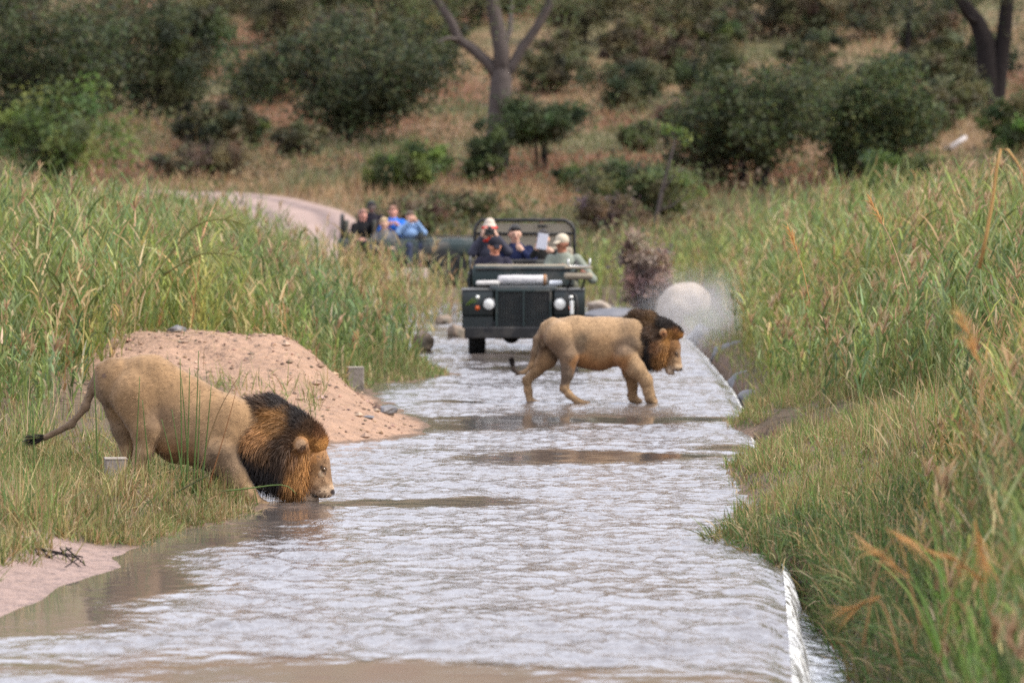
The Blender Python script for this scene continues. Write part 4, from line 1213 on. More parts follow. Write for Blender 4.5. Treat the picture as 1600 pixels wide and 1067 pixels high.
def lion(label, zoom, Yl, body, mane, colours, mane_cols, mane_flow, eye, ear, tuft, base, seed, nhair, hair_len, shag, spots):
    zx, zy, zs = zoom
    s = F / Yl
    S = s * zs
    rng = np.random.default_rng(seed)
    def X(u): return (zx + u / zs - 800) / s
    def Z(v): return CAM_H - (zy + v / zs - HOR) / s
    bx, bz = X(base[0]), Z(base[1])
    root = empty('lion', (bx, Yl, bz), 0, label, 'lion')
    def prim(p):
        a, b = p[0], p[1]
        y0 = p[2]; y1 = p[3] if len(p) > 3 and p[3] is not None else y0
        sy = p[4] if len(p) > 4 else 1.0
        kk = p[5] if len(p) > 5 else None
        return (X(a[0]) - bx, y0, Z(a[1]) - bz, a[2] / S, X(b[0]) - bx, y1, Z(b[1]) - bz, b[2] / S, sy, kk)
    def loc(A):   # anchors (u, v, radius, ...) -> metres
        return [(X(a[0]) - bx, Z(a[1]) - bz, a[2] / S, *a[3:]) for a in A]
    CA, MA, FA = loc(colours), loc(mane_cols), loc(mane_flow)
    sp = loc(spots)
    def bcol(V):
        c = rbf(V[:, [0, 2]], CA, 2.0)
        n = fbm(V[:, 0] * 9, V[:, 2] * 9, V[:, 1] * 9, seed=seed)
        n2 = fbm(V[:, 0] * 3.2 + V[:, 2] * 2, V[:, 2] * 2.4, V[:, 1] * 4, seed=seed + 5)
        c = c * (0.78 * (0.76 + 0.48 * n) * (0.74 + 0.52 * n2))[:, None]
        mud = sstep(0.52, 0.66, fbm(V[:, 0] * 11, V[:, 2] * 7, V[:, 1] * 11, seed=seed + 6)) * (V[:, 2] < 0.30)      # mud splashes on the lower legs
        c = c * (1 - 0.35 * mud)[:, None]
        for q in sp:   # marks: nose leather, mouth line, eye rims - own colours with their own shape
            d = np.hypot(V[:, 0] - q[0], V[:, 2] - q[1])
            w = (1 - sstep(q[2] * 0.6, q[2] * 1.2, d))[:, None]
            if len(q) > 6: w = w * (np.abs(V[:, 1]) > q[6])[:, None]
            c = c * (1 - w) + np.array(q[3:6]) * w
        return np.clip(c, 0.004, 0.8)
    me, V = sdf_mesh('body', [prim(p) for p in body], 0.009, k=0.036, colfn=bcol)
    N = vnormals(me)          # muscle and skin unevenness
    V = V + N * (0.013 * (fbm(V[:, 0] * 7, V[:, 1] * 7, V[:, 2] * 4.5, seed=seed + 9, oct=3) - 0.5) + 0.005 * (fbm(V[:, 0] * 30 + V[:, 2] * 8, V[:, 1] * 12, V[:, 2] * 12, seed=seed + 10, oct=2) - 0.5))[:, None]
    me.vertices.foreach_set('co', V.astype(np.float32).ravel()); me.update()
    link('body', me, M_FUR, root)
    # hair lying along the body so the outline is not glass-smooth
    N = vnormals(me)
    fl = np.tile(np.array([-0.75, 0, -0.45]), (len(V), 1))
    fl = fl - N * np.sum(fl * N, 1, keepdims=True)
    ln = np.full(len(V), 0.030)
    for (u, v, r, q) in shag:
        ln = ln + q * np.exp(-((V[:, 0] - (X(u) - bx)) ** 2 + (V[:, 2] - (Z(v) - bz)) ** 2) / (r / S) ** 2)
    H = fur(V, N, 26000, ln, 0.0042, unit(fl), bcol(V), rng, lift=0.30, droop=0.1)
    link('coat', np_mesh('coat', *H[:2], cols=H[2]), M_MANE, root)
    # mane: under-wool plus long strands
    def mcol(P):
        c = rbf(P[:, [0, 2]], MA, 2.6)
        return np.clip(c * (0.75 + 0.5 * fbm(P[:, 0] * 16, P[:, 2] * 10, P[:, 1] * 16, seed=seed + 1))[:, None], 0.004, 0.8)
    mm, MV = sdf_mesh('mane', [prim(p) for p in mane], 0.012, k=0.06)
    MN = vnormals(mm)
    mc = mcol(MV)
    fa = rbf(MV[:, [0, 2]], FA, 2.0)           # fx, fz, length
    fl = np.column_stack([fa[:, 0], np.zeros(len(MV)), fa[:, 1]])
    fl = unit(fl + np.column_stack([np.zeros(len(MV)), np.sign(MV[:, 1]) * 0.15, np.zeros(len(MV))]))
    keep = np.ones(len(MV), bool)
    for (u, v, r) in ear:
        keep &= ~((np.hypot(MV[:, 0] - (X(u) - bx), MV[:, 2] - (Z(v) - bz)) < r * 0.75 / S))
    H = fur(MV[keep], MN[keep], nhair, fa[keep, 2] * hair_len, 0.0052, fl[keep], mc[keep], rng, lift=0.42, droop=0.16)
    me2 = np_mesh('mane', *H[:2], cols=H[2])
    link('mane', me2, M_MANE, root)
    Fu = np.array([list(p.vertices) for p in mm.polygons])
    mo = np_mesh('mane_underwool', MV, Fu, cols=mc * 0.9, smooth=True)
    link('mane_underwool', mo, mat_vcol('mane_wool_%d' % seed, rough=0.9, spec=0.05, nvar=0.35, nscale=60, bump=0.8, bscale=90), root)
    bpy.data.meshes.remove(mm)
    # eyes on both sides, set at the surface
    for sgn in (-1, 1):
        ex, ez = X(eye[0]) - bx, Z(eye[1]) - bz
        sel = (np.hypot(V[:, 0] - ex, V[:, 2] - ez) < 0.02) & (V[:, 1] * sgn > 0)
        yy = np.median(V[sel, 1]) if sel.any() else sgn * 0.07
        P = [(ex, yy - sgn * 0.004, ez, eye[2] / S, ex + 0.004, yy - sgn * 0.004, ez - 0.004, eye[2] / S)]
        e, _ = sdf_mesh('eye', P, 0.004, k=0.01, pad=0.02)
        link('eye', e, M_EYE, root)
    # tail tuft
    P = np.array([(X(u) - bx, y, Z(v) - bz, r / S) for u, v, r, y in tuft])
    n = 420
    i = rng.uniform(0, len(P) - 1.001, n); k = i.astype(int); f = (i - k)[:, None]
    c = P[k] * (1 - f) + P[k + 1] * f
    off = unit(rng.normal(0, 1, (n, 3)))
    td = unit(P[-1, :3] - P[0, :3])
    st = strips(c[:, :3] + off * c[:, 3:4] * 0.35, unit(off * 0.5 + td * 1.0), c[:, 3] * 2.0, np.full(n, 0.006), np.full(n, 0.1), np.clip(np.tile(np.array([[0.018, 0.014, 0.013]]), (n, 1)) * rng.uniform(0.6, 1.8, (n, 1)), 0, 1), segs=2)
    link('tail_tuft', np_mesh('tail_tuft', *st[:2], cols=st[2]), M_MANE, root)
    return root


BUFF, PALE, WARM, GREYB = (0.36, 0.220, 0.112), (0.43, 0.280, 0.155), (0.35, 0.170, 0.066), (0.235, 0.158, 0.098)
BLK, DKB, GIN, ORA = (0.022, 0.017, 0.015), (0.060, 0.034, 0.020), (0.28, 0.135, 0.045), (0.40, 0.19, 0.06)

# --- the lion drinking at the left bank (coordinates traced on a 3.02x enlargement whose corner is photo pixel 30, 510)
body1 = [
    ((470, 270, 122), (600, 300, 168), 0, 0, 0.72), ((600, 300, 168), (790, 430, 185), 0, 0, 0.70), ((790, 430, 185), (970, 520, 182), 0, 0, 0.70),
    ((760, 500, 150), (880, 540, 130), 0, 0, 0.75), ((970, 480, 165), (1180, 520, 140), 0, 0, 0.75), ((1180, 520, 140), (1350, 600, 95), 0, 0, 0.85),
    # hind legs
    ((555, 320, 130), (605, 480, 80), -0.075, -0.125, 0.82, 0.03), ((605, 480, 76), (590, 590, 44), -0.12, -0.13), ((590, 590, 44), (560, 665, 31), -0.13, -0.13), ((560, 665, 31), (572, 745, 28), -0.13, -0.13), ((572, 750, 30), (612, 758, 26), -0.13, -0.13),
    ((480, 330, 105), (500, 480, 70), 0.08, 0.11, 0.75), ((500, 480, 70), (515, 590, 42), 0.11, 0.12), ((515, 590, 42), (495, 660, 31), 0.12, 0.12), ((495, 660, 31), (508, 740, 28), 0.12, 0.12), ((508, 745, 29), (545, 753, 26), 0.12, 0.12),
    # fore legs
    ((1000, 450, 105), (945, 590, 90), -0.10, -0.145, 0.75, 0.07), ((930, 400, 30), (985, 510, 46), -0.13, -0.165, 0.8, 0.05), ((950, 600, 92), (1020, 695, 58), -0.16, -0.17), ((1020, 695, 58), (1085, 790, 43), -0.17, -0.17), ((1085, 790, 43), (1115, 838, 40), -0.17, -0.17), ((1115, 838, 38), (1165, 850, 32), -0.17, -0.17),
    ((1150, 842, 24), (1188, 856, 17), -0.145, -0.14, 1.0, 0.02), ((1150, 842, 24), (1190, 855, 17), -0.195, -0.2, 1.0, 0.02),
    ((980, 560, 110), (950, 690, 62), 0.14, 0.15), ((950, 690, 62), (985, 790, 42), 0.15, 0.15), ((985, 790, 42), (1000, 830, 38), 0.15, 0.15), ((1000, 832, 34), (1045, 842, 28), 0.15, 0.15),
    # head: skull, brow, cheek, bridge, whisker pads, lip, chin, nose
    ((1350, 578, 70), (1377, 640, 70), 0, 0, 1.05), ((1377, 640, 70), (1375, 725, 62), 0, 0, 1.05), ((1418, 602, 30), (1436, 655, 22), 0, 0, 1.7, 0.03), ((1440, 640, 22), (1466, 765, 18), 0, 0, 1.5, 0.03),
    ((1405, 700, 58), (1432, 765, 42), 0, 0, 0.9, 0.03), ((1428, 775, 34), (1458, 784, 24), -0.028, -0.024, 1.0, 0.02), ((1428, 775, 34), (1458, 784, 24), 0.028, 0.024, 1.0, 0.02), ((1345, 735, 55), (1350, 800, 30), 0, 0, 0.95, 0.03), ((1350, 806, 27), (1396, 820, 17), 0, 0, 1.3, 0.014), ((1471, 774, 15), (1481, 784, 11), 0, 0, 1.6, 0.015),
    ((1424, 652, 13), (1444, 664, 9), -0.075, -0.065, 1.0, 0.02), ((1424, 652, 13), (1444, 664, 9), 0.075, 0.065, 1.0, 0.02), ((1425, 690, 14), (1445, 740, 12), -0.062, -0.05, 1.0, 0.03), ((1425, 690, 14), (1445, 740, 12), 0.062, 0.05, 1.0, 0.03),
    # ears
    ((1352, 585, 24), (1333, 550, 38), -0.17, -0.225, 0.45, 0.02), ((1352, 585, 24), (1333, 550, 38), 0.17, 0.225, 0.45, 0.02),
    # tail
    ((430, 185, 34), (392, 200, 26), 0, 0), ((392, 200, 26), (348, 275, 20), 0, 0.02), ((348, 275, 20), (310, 380, 17), 0.02, 0.03), ((310, 380, 17), (240, 465, 15), 0.03, 0.04), ((240, 465, 15), (120, 525, 14), 0.04, 0.04),
    ((412, 250, 20), (402, 305, 22), -0.03, -0.03, 1.0, 0.03)]
def toes(u, v, r, y, n=4):
    return [((u - r * 1.2, v - r * 0.3, r), (u + r * (0.9 - 0.35 * abs(q - 1.5)), v + r * 0.25, r * 0.8), y + (q - 1.5) * 0.024, y + (q - 1.5) * 0.027, 1.0, 0.008) for q in range(n)]
body1 += toes(1180, 852, 12, -0.17) + toes(610, 760, 11, -0.13)
mane1 = [((1060, 400, 62), (1180, 415, 88), 0, 0, 1.0), ((1180, 415, 88), (1290, 490, 92), 0, 0, 1.25), ((1290, 490, 92), (1385, 545, 66), 0, 0, 1.5), ((1385, 525, 46), (1424, 545, 24), 0, 0, 1.25),
         ((1120, 540, 130), (1240, 560, 135), 0, 0, 1.05), ((1110, 650, 85), (1215, 670, 92), 0, 0, 1.2), ((1285, 640, 78), (1290, 730, 58), 0, 0, 1.6), ((1290, 730, 58), (1275, 770, 40), 0, 0, 1.5), ((1330, 610, 56), (1332, 700, 46), 0, 0, 2.0), ((1390, 540, 38), (1408, 572, 18), 0, 0, 1.7)]
mc1 = [(1030, 370, 60, *BLK), (1080, 430, 50, *BLK), (1120, 350, 60, *DKB), (1200, 345, 50, *BLK), (1170, 440, 60, *GIN), (1230, 450, 55, 0.22, 0.11, 0.04), (1130, 520, 50, *WARM), (1300, 440, 55, *BLK), (1290, 520, 55, *DKB), (1240, 580, 55, *DKB),
       (1150, 590, 45, 0.16, 0.085, 0.04), (1100, 680, 70, *BLK), (1180, 700, 70, *BLK), (1230, 640, 45, *DKB), (1290, 620, 40, 0.19, 0.09, 0.035), (1310, 700, 55, *ORA), (1270, 780, 50, *GIN), (1340, 660, 40, *ORA), (1360, 480, 45, *DKB), (1420, 500, 45, 0.13, 0.06, 0.028), (1440, 550, 35, *ORA), (1415, 570, 30, *ORA), (1395, 555, 35, *GIN), (1340, 530, 35, *GIN)]
mf1 = [(1040, 370, 90, -0.8, 0.15, 0.8), (1180, 350, 80, -0.75, 0.35, 0.75), (1300, 440, 80, -0.6, 0.55, 0.75), (1390, 490, 60, 0.1, 0.9, 0.8), (1440, 535, 45, 0.0, 0.95, 0.5), (1420, 575, 30, -0.5, 0.6, 0.35), (1180, 480, 90, -0.7, -0.35, 0.8), (1120, 650, 90, -0.25, -0.95, 1.0), (1210, 720, 80, -0.05, -1.0, 1.25), (1280, 650, 60, -0.25, -0.95, 1.1), (1290, 770, 60, -0.05, -1.0, 1.0), (1340, 640, 50, -0.2, -0.9, 0.8)]
col1 = [(500, 200, 140, *BUFF), (540, 400, 110, *BUFF), (640, 430, 50, *GREYB), (690, 420, 60, 0.27, 0.17, 0.10), (480, 480, 60, *GREYB), (580, 620, 70, *PALE), (750, 300, 110, *BUFF), (800, 480, 140, *PALE), (760, 620, 100, *WARM), (950, 450, 120, *BUFF), (960, 620, 90, *GREYB), (1080, 780, 90, *PALE), (960, 740, 60, *GREYB),  # grey-brown patches at thigh, flank fold and far foreleg paint shading into the coat
        (1385, 600, 40, 0.36, 0.17, 0.06), (1425, 600, 22, 0.40, 0.21, 0.09), (1380, 690, 40, 0.30, 0.16, 0.07), (1425, 735, 26, 0.44, 0.27, 0.15), (1442, 775, 22, 0.62, 0.44, 0.29), (1365, 815, 30, 0.58, 0.42, 0.29), (1455, 680, 25, 0.30, 0.18, 0.10), (1428, 692, 14, 0.60, 0.44, 0.29), (1430, 640, 20, 0.28, 0.16, 0.08), (330, 350, 100, *GREYB), (150, 515, 60, *GREYB)]
sp1 = [(1481, 780, 15, 0.025, 0.016, 0.016), (1384, 796, 8, 0.03, 0.018, 0.015), (1400, 801, 8, 0.02, 0.012, 0.01), (1376, 786, 5, 0.06, 0.035, 0.025), (1420, 803, 6, 0.05, 0.03, 0.025), (1440, 802, 5, 0.07, 0.04, 0.03), (1458, 797, 5, 0.08, 0.05, 0.035), (1418, 775, 4, 0.10, 0.06, 0.04), (1440, 777, 4, 0.10, 0.06, 0.04), (1430, 785, 3.5, 0.10, 0.06, 0.04), (1430, 660, 8, 0.04, 0.025, 0.018, 0.03), (1440, 672, 12, 0.05, 0.03, 0.02, 0.03), (1444, 690, 7, 0.07, 0.05, 0.04, 0.03), (1334, 552, 30, 0.38, 0.24, 0.14, 0.16), (1342, 566, 14, 0.07, 0.04, 0.03, 0.16), (405, 230, 12, 0.16, 0.10, 0.07)]
for q in range(26):
    sp1.append((RNG.uniform(1390, 1450), RNG.uniform(610, 790), RNG.uniform(2.5, 5), 0.16, 0.09, 0.05))
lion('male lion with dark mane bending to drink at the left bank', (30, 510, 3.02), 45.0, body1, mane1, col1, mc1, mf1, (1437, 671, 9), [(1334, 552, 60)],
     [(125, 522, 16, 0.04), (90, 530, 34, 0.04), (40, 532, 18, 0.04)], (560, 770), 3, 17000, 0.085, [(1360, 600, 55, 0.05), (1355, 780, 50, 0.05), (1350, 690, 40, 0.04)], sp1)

# --- the lion walking across the causeway (5.16x enlargement, corner at photo pixel 780, 460)
body2 = [
    ((450, 310, 118), (610, 340, 168), 0, 0, 0.64), ((610, 340, 168), (830, 385, 203), 0, 0, 0.66), ((830, 385, 203), (1050, 385, 198), 0, 0, 0.64), ((700, 460, 140), (800, 470, 148), 0, 0, 0.8),
    ((1050, 350, 160), (1250, 390, 115), 0, 0, 0.8), ((1250, 390, 115), (1380, 420, 75), 0, 0, 0.9),
    ((490, 340, 130), (565, 500, 76), -0.065, -0.12, 0.74, 0.03), ((565, 500, 72), (552, 640, 46), -0.12, -0.13), ((552, 640, 46), (524, 748, 31), -0.13, -0.13), ((524, 752, 32), (560, 800, 27), -0.13, -0.13), ((560, 800, 27), (640, 866, 25), -0.13, -0.13), ((645, 868, 27), (718, 877, 22), -0.13, -0.13),
    ((440, 350, 118), (385, 520, 80), 0.07, 0.12, 0.66), ((385, 520, 80), (300, 620, 47), 0.12, 0.13), ((300, 620, 47), (226, 695, 33), 0.13, 0.13), ((226, 695, 33), (236, 780, 28), 0.13, 0.13), ((236, 780, 28), (252, 866, 27), 0.13, 0.13), ((260, 872, 26), (318, 880, 21), 0.13, 0.13),
    ((1080, 310, 115), (1015, 500, 90), -0.085, -0.135, 0.66), ((1070, 250, 30), (1090, 400, 56), -0.10, -0.155, 0.8, 0.05), ((1020, 500, 92), (1105, 600, 74), -0.15, -0.16), ((1105, 600, 74), (1182, 690, 54), -0.16, -0.16), ((1182, 690, 54), (1203, 780, 42), -0.16, -0.16), ((1203, 780, 42), (1220, 830, 42), -0.16, -0.16), ((1218, 838, 40), (1246, 862, 31), -0.16, -0.16),
    ((1040, 470, 95), (1055, 620, 58), 0.12, 0.13), ((1055, 620, 58), (1078, 730, 41), 0.13, 0.13), ((1078, 730, 41), (1083, 830, 35), 0.13, 0.13), ((1086, 850, 34), (1130, 868, 28), 0.13, 0.13), ((1050, 806, 12), (1040, 815, 8), 0.13, 0.13, 1, 0.02),
    ((1360, 350, 66), (1382, 430, 68), 0, 0, 1.05), ((1382, 430, 68), (1380, 500, 60), 0, 0, 1.05), ((1418, 385, 30), (1436, 450, 22), 0, 0, 1.7, 0.03), ((1436, 440, 20), (1456, 585, 17), 0, 0, 1.5, 0.03),
    ((1400, 500, 55), (1425, 575, 40), 0, 0, 0.9, 0.03), ((1420, 585, 32), (1448, 597, 22), -0.028, -0.024, 1.0, 0.02), ((1420, 585, 32), (1448, 597, 22), 0.028, 0.024, 1.0, 0.02), ((1360, 530, 50), (1368, 605, 28), 0, 0, 1.0, 0.03), ((1372, 622, 24), (1402, 636, 15), 0, 0, 1.3, 0.018), ((1460, 594, 14), (1469, 604, 10), 0, 0, 1.6, 0.015),
    ((1415, 455, 12), (1436, 470, 9), -0.075, -0.065, 1.0, 0.02), ((1415, 455, 12), (1436, 470, 9), 0.075, 0.065, 1.0, 0.02),
    ((1325, 330, 24), (1318, 300, 28), -0.155, -0.19, 0.45, 0.02), ((1325, 330, 24), (1318, 300, 28), 0.155, 0.19, 0.45, 0.02),
    ((430, 230, 40), (370, 262, 32), 0, 0), ((370, 262, 32), (305, 360, 28), 0, -0.03), ((305, 360, 28), (282, 470, 24), -0.03, -0.06), ((282, 470, 24), (258, 570, 20), -0.06, -0.07), ((258, 570, 20), (205, 625, 16), -0.07, -0.07), ((205, 625, 16), (150, 632, 14), -0.07, -0.07), ((150, 632, 14), (115, 600, 13), -0.07, -0.07), ((115, 600, 13), (108, 555, 12), -0.07, -0.07),
    ((360, 340, 22), (352, 410, 24), -0.02, -0.02, 1.0, 0.03)]
body2 += toes(722, 876, 13, -0.13) + toes(322, 880, 13, 0.13) + toes(1250, 862, 14, -0.16) + toes(1134, 868, 13, 0.13)
mane2 = [((1040, 196, 30), (1110, 180, 52), 0, 0, 0.9), ((1110, 180, 52), (1200, 215, 78), 0, 0, 1.0), ((1200, 215, 78), (1330, 285, 80), 0, 0, 1.25), ((1330, 285, 80), (1420, 310, 54), 0, 0, 1.4), ((1430, 305, 34), (1458, 325, 22), 0, 0, 1.3),
         ((1190, 330, 110), (1290, 390, 105), 0, 0, 1.2), ((1185, 450, 60), (1190, 555, 38), 0, 0, 1.7), ((1265, 450, 80), (1265, 540, 52), 0, 0, 1.6), ((1312, 430, 60), (1315, 520, 42), 0, 0, 1.9), ((1385, 335, 36), (1405, 360, 20), 0, 0, 1.5)]
mc2 = [(1060, 170, 70, 0.07, 0.04, 0.02), (1130, 140, 60, *DKB), (1200, 190, 70, 0.10, 0.055, 0.025), (1300, 220, 60, *BLK), (1400, 240, 55, *BLK), (1470, 280, 45, *BLK), (1200, 290, 60, *DKB), (1170, 400, 55, *BLK), (1180, 500, 70, *BLK), (1200, 570, 50, *BLK),
       (1280, 320, 50, *DKB), (1270, 420, 55, 0.17, 0.08, 0.035), (1270, 520, 60, *GIN), (1310, 480, 50, *ORA), (1330, 400, 45, *GIN), (1380, 330, 45, *GIN), (1460, 340, 40, *ORA), (1420, 300, 40, 0.20, 0.09, 0.035)]
mf2 = [(1050, 180, 90, -0.9, 0.15, 0.6), (1150, 140, 80, -0.8, 0.4, 0.55), (1300, 210, 80, -0.7, 0.55, 0.6), (1420, 260, 60, -0.2, 0.9, 0.5), (1470, 310, 45, 0.4, 0.7, 0.4), (1200, 320, 90, -0.8, -0.3, 0.8), (1180, 520, 90, -0.15, -1.0, 0.8), (1270, 480, 70, -0.35, -0.9, 0.9), (1320, 480, 50, -0.3, -0.9, 0.7)]
col2 = [(480, 220, 130, *PALE), (700, 220, 150, *PALE), (960, 220, 130, *PALE), (500, 420, 90, 0.23, 0.150, 0.092), (570, 420, 55, *GREYB), (665, 350, 55, 0.19, 0.138, 0.085), (660, 430, 40, 0.21, 0.145, 0.09), (820, 430, 120, *BUFF), (450, 480, 50, 0.20, 0.135, 0.085), (740, 580, 110, *WARM), (900, 570, 90, *WARM), (960, 420, 60, 0.235, 0.155, 0.095), (1040, 380, 50, 0.22, 0.15, 0.095), (540, 640, 50, 0.19, 0.135, 0.095), (500, 600, 40, 0.20, 0.14, 0.095), (640, 840, 90, *PALE), (250, 720, 120, *PALE), (360, 560, 90, *BUFF),  # greyer thigh, flank and shoulder patches are shade put into the coat colour
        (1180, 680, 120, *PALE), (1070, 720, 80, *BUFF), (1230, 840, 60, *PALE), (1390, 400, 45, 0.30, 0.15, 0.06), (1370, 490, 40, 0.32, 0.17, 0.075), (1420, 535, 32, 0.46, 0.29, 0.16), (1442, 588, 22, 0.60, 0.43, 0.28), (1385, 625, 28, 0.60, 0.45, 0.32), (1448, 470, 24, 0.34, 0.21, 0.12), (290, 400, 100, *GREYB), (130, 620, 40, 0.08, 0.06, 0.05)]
sp2 = [(1467, 603, 15, 0.03, 0.02, 0.02), (1410, 612, 9, 0.08, 0.05, 0.04), (1430, 612, 8, 0.08, 0.05, 0.04), (1430, 478, 15, 0.05, 0.03, 0.025, 0.03), (1440, 500, 9, 0.08, 0.05, 0.04, 0.03), (340, 340, 16, 0.15, 0.09, 0.06), (110, 560, 26, 0.02, 0.016, 0.015), (1320, 308, 26, 0.42, 0.20, 0.09, 0.17), (1322, 312, 11, 0.10, 0.05, 0.03, 0.17)]
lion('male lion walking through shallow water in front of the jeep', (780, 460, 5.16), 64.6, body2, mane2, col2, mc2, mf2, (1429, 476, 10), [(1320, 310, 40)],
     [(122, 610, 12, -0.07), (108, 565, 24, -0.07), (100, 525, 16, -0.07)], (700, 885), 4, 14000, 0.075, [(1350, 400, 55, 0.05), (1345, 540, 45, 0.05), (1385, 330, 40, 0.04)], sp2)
# ------------------------------------------------------------------ people
M_SKIN = {}
def skin(c):
    k = tuple(c)
    if k not in M_SKIN:
        M_SKIN[k] = mat_vcol('skin_%d' % len(M_SKIN), rough=0.55, spec=0.3)
    return M_SKIN[k]


def cloth(name, c): return mat(name, c, rough=0.9, var=0.22, scale=9, bump=0.5, bscale=35, spec=0.1)


def person(label, seat, rz, sk, top, legs, Lh, Rh, le=None, re=None, hat=None, hatcol=None, hair=(0.02, 0.015, 0.012), head_off=(0, -0.05, 0), yaw=0.0, tilt=0.0, scarf=None, brim=False, lean=0.0, group=None, knees=0.42):
    """a seated figure facing local -y; seat = point on the seat; Lh, Rh = hand places in local metres"""
    root = empty('person', seat, rz, label, 'person', group)
    hip = np.array([0, 0, 0.10]); chest = np.array([0, -0.05 - lean * 0.6, 0.42]); neck = np.array([head_off[0] * 0.6, -0.06 - lean, 0.57])
    hd = np.array([head_off[0], head_off[1] - lean - 0.02, 0.72 + head_off[2]])
    cy, sy_ = math.cos(yaw), math.sin(yaw)
    ct, st_ = math.cos(tilt), math.sin(tilt)
    def H(x, y, z):      # head-local (face towards -y) -> local
        y, z = y * ct - z * st_, y * st_ + z * ct
        return np.array([hd[0] + x * cy - y * sy_, hd[1] + x * sy_ + y * cy, hd[2] + z])
    sh = {-1: np.array([-0.19, -0.04 - lean * 0.75, 0.50]), 1: np.array([0.19, -0.04 - lean * 0.75, 0.50])}
    hands = {-1: np.array(Lh, float), 1: np.array(Rh, float)}
    elb = {}
    for sgn, g in ((-1, le), (1, re)):
        if g is not None: elb[sgn] = np.array(g, float)
        else:
            m = (sh[sgn] + hands[sgn]) / 2
            d = np.linalg.norm(sh[sgn] - hands[sgn]); q = math.sqrt(max(0.0, 0.28 ** 2 - (d / 2) ** 2))
            elb[sgn] = m + unit(np.array([sgn * 0.8, 0.1, -0.9])) * q
    C = lambda a, ra, b, rb, *k: (*a, ra, *b, rb, *(k or (1.0, 0.03)))
    B = [C(hip, 0.15, chest, 0.155, 0.8, 0.06), C(chest, 0.155, neck, 0.075, 0.85, 0.08), C(neck, 0.058, hd + [0, 0.02, -0.06], 0.058)]
    # head: cranium, face, jaw, nose, brow, ears
    B += [C(H(0, 0.02, 0.03), 0.088, H(0, 0.0, 0.02), 0.086, 1.0, 0.03), C(H(0, -0.015, -0.02), 0.076, H(0, -0.035, -0.075), 0.048, 1.0, 0.03),
          C(H(0, -0.09, 0.012), 0.010, H(0, -0.108, -0.022), 0.015, 1.0, 0.015), C(H(-0.03, -0.074, 0.03), 0.012, H(0.03, -0.074, 0.03), 0.012, 1.0, 0.03), C(H(-0.018, -0.08, -0.055), 0.011, H(0.018, -0.08, -0.055), 0.011, 1.0, 0.012),
          C(H(-0.088, 0.01, 0.015), 0.016, H(-0.09, 0.02, -0.02), 0.013, 1.0, 0.01), C(H(0.088, 0.01, 0.015), 0.016, H(0.09, 0.02, -0.02), 0.013, 1.0, 0.01)]
    for sgn in (-1, 1):
        B += [C(sh[sgn], 0.062, elb[sgn], 0.046), C(elb[sgn], 0.046, hands[sgn], 0.030)]
        d = unit(hands[sgn] - elb[sgn])
        pal = hands[sgn] + d * 0.05
        B.append(C(hands[sgn], 0.028, pal, 0.036, 0.9, 0.02))
        sd = unit(np.cross(d, np.array([0, -1, 0.2])))
        curl = np.array([0, 0.35, -0.1])
        for f in range(4):
            o = pal + sd * (f - 1.5) * 0.021
            m1 = o + d * (0.045 + 0.006 * (1.5 - abs(f - 1.5))); m2 = m1 + unit(d * 0.5 + curl) * 0.035
            B += [C(o, 0.011, m1, 0.010, 1.0, 0.006), C(m1, 0.010, m2, 0.009, 1.0, 0.006)]
        th = hands[sgn] + d * 0.025 - sd * 0.03
        B.append(C(th, 0.013, th - sd * 0.022 + d * 0.04, 0.010, 1.0, 0.008))
        k0 = np.array([sgn * 0.10, -0.02, 0.09]); k1 = np.array([sgn * 0.13, -knees, 0.12]); k2 = np.array([sgn * 0.13, -knees - 0.02, -0.28]); k3 = np.array([sgn * 0.13, -knees - 0.16, -0.32])
        B += [C(k0, 0.085, k1, 0.060), C(k1, 0.058, k2, 0.042), C(k2, 0.042, k3, 0.035)]
    skc = np.array(sk)
    def bc(V):
        c = np.tile(skc, (len(V), 1)) * (0.92 + 0.16 * fbm(V[:, 0] * 30, V[:, 1] * 30, V[:, 2] * 30, seed=4))[:, None]
        for x, z, r, cc in ((-0.033, 0.008, 0.010, (0.02, 0.015, 0.012)), (0.033, 0.008, 0.010, (0.02, 0.015, 0.012)), (-0.012, -0.053, 0.012, (0.28, 0.10, 0.08)), (0.012, -0.053, 0.012, (0.28, 0.10, 0.08))):
            d = np.linalg.norm(V - H(x, -0.082, z), axis=1)
            w = (1 - sstep(r, r * 1.7, d))[:, None]
            c = c * (1 - w) + np.array(cc) * w
        return c
    me, V = sdf_mesh('body', B, 0.011, k=0.03, colfn=bc)
    link('body', me, skin(sk), root)
    J = [C(hip, 0.172, chest, 0.178, 0.82, 0.06), C(chest, 0.178, neck - [0, 0, 0.03], 0.095, 0.85, 0.08)]
    for sgn in (-1, 1):
        w = elb[sgn] + (hands[sgn] - elb[sgn]) * 0.86
        J += [C(sh[sgn], 0.080, elb[sgn], 0.062), C(elb[sgn], 0.062, w, 0.044)]
    me, _ = sdf_mesh('jacket', J, 0.012, k=0.035)
    link('jacket', me, cloth('jacket_cloth', top), root)
    T = []
    for sgn in (-1, 1):
        k0 = np.array([sgn * 0.10, 0.0, 0.09]); k1 = np.array([sgn * 0.13, -knees, 0.12]); k2 = np.array([sgn * 0.13, -knees - 0.02, -0.24])
        T += [C(k0, 0.11, k1, 0.075), C(k1, 0.074, k2, 0.058)]
    me, _ = sdf_mesh('trousers', T, 0.014, k=0.04)
    link('trousers', me, cloth('trouser_cloth', legs), root)
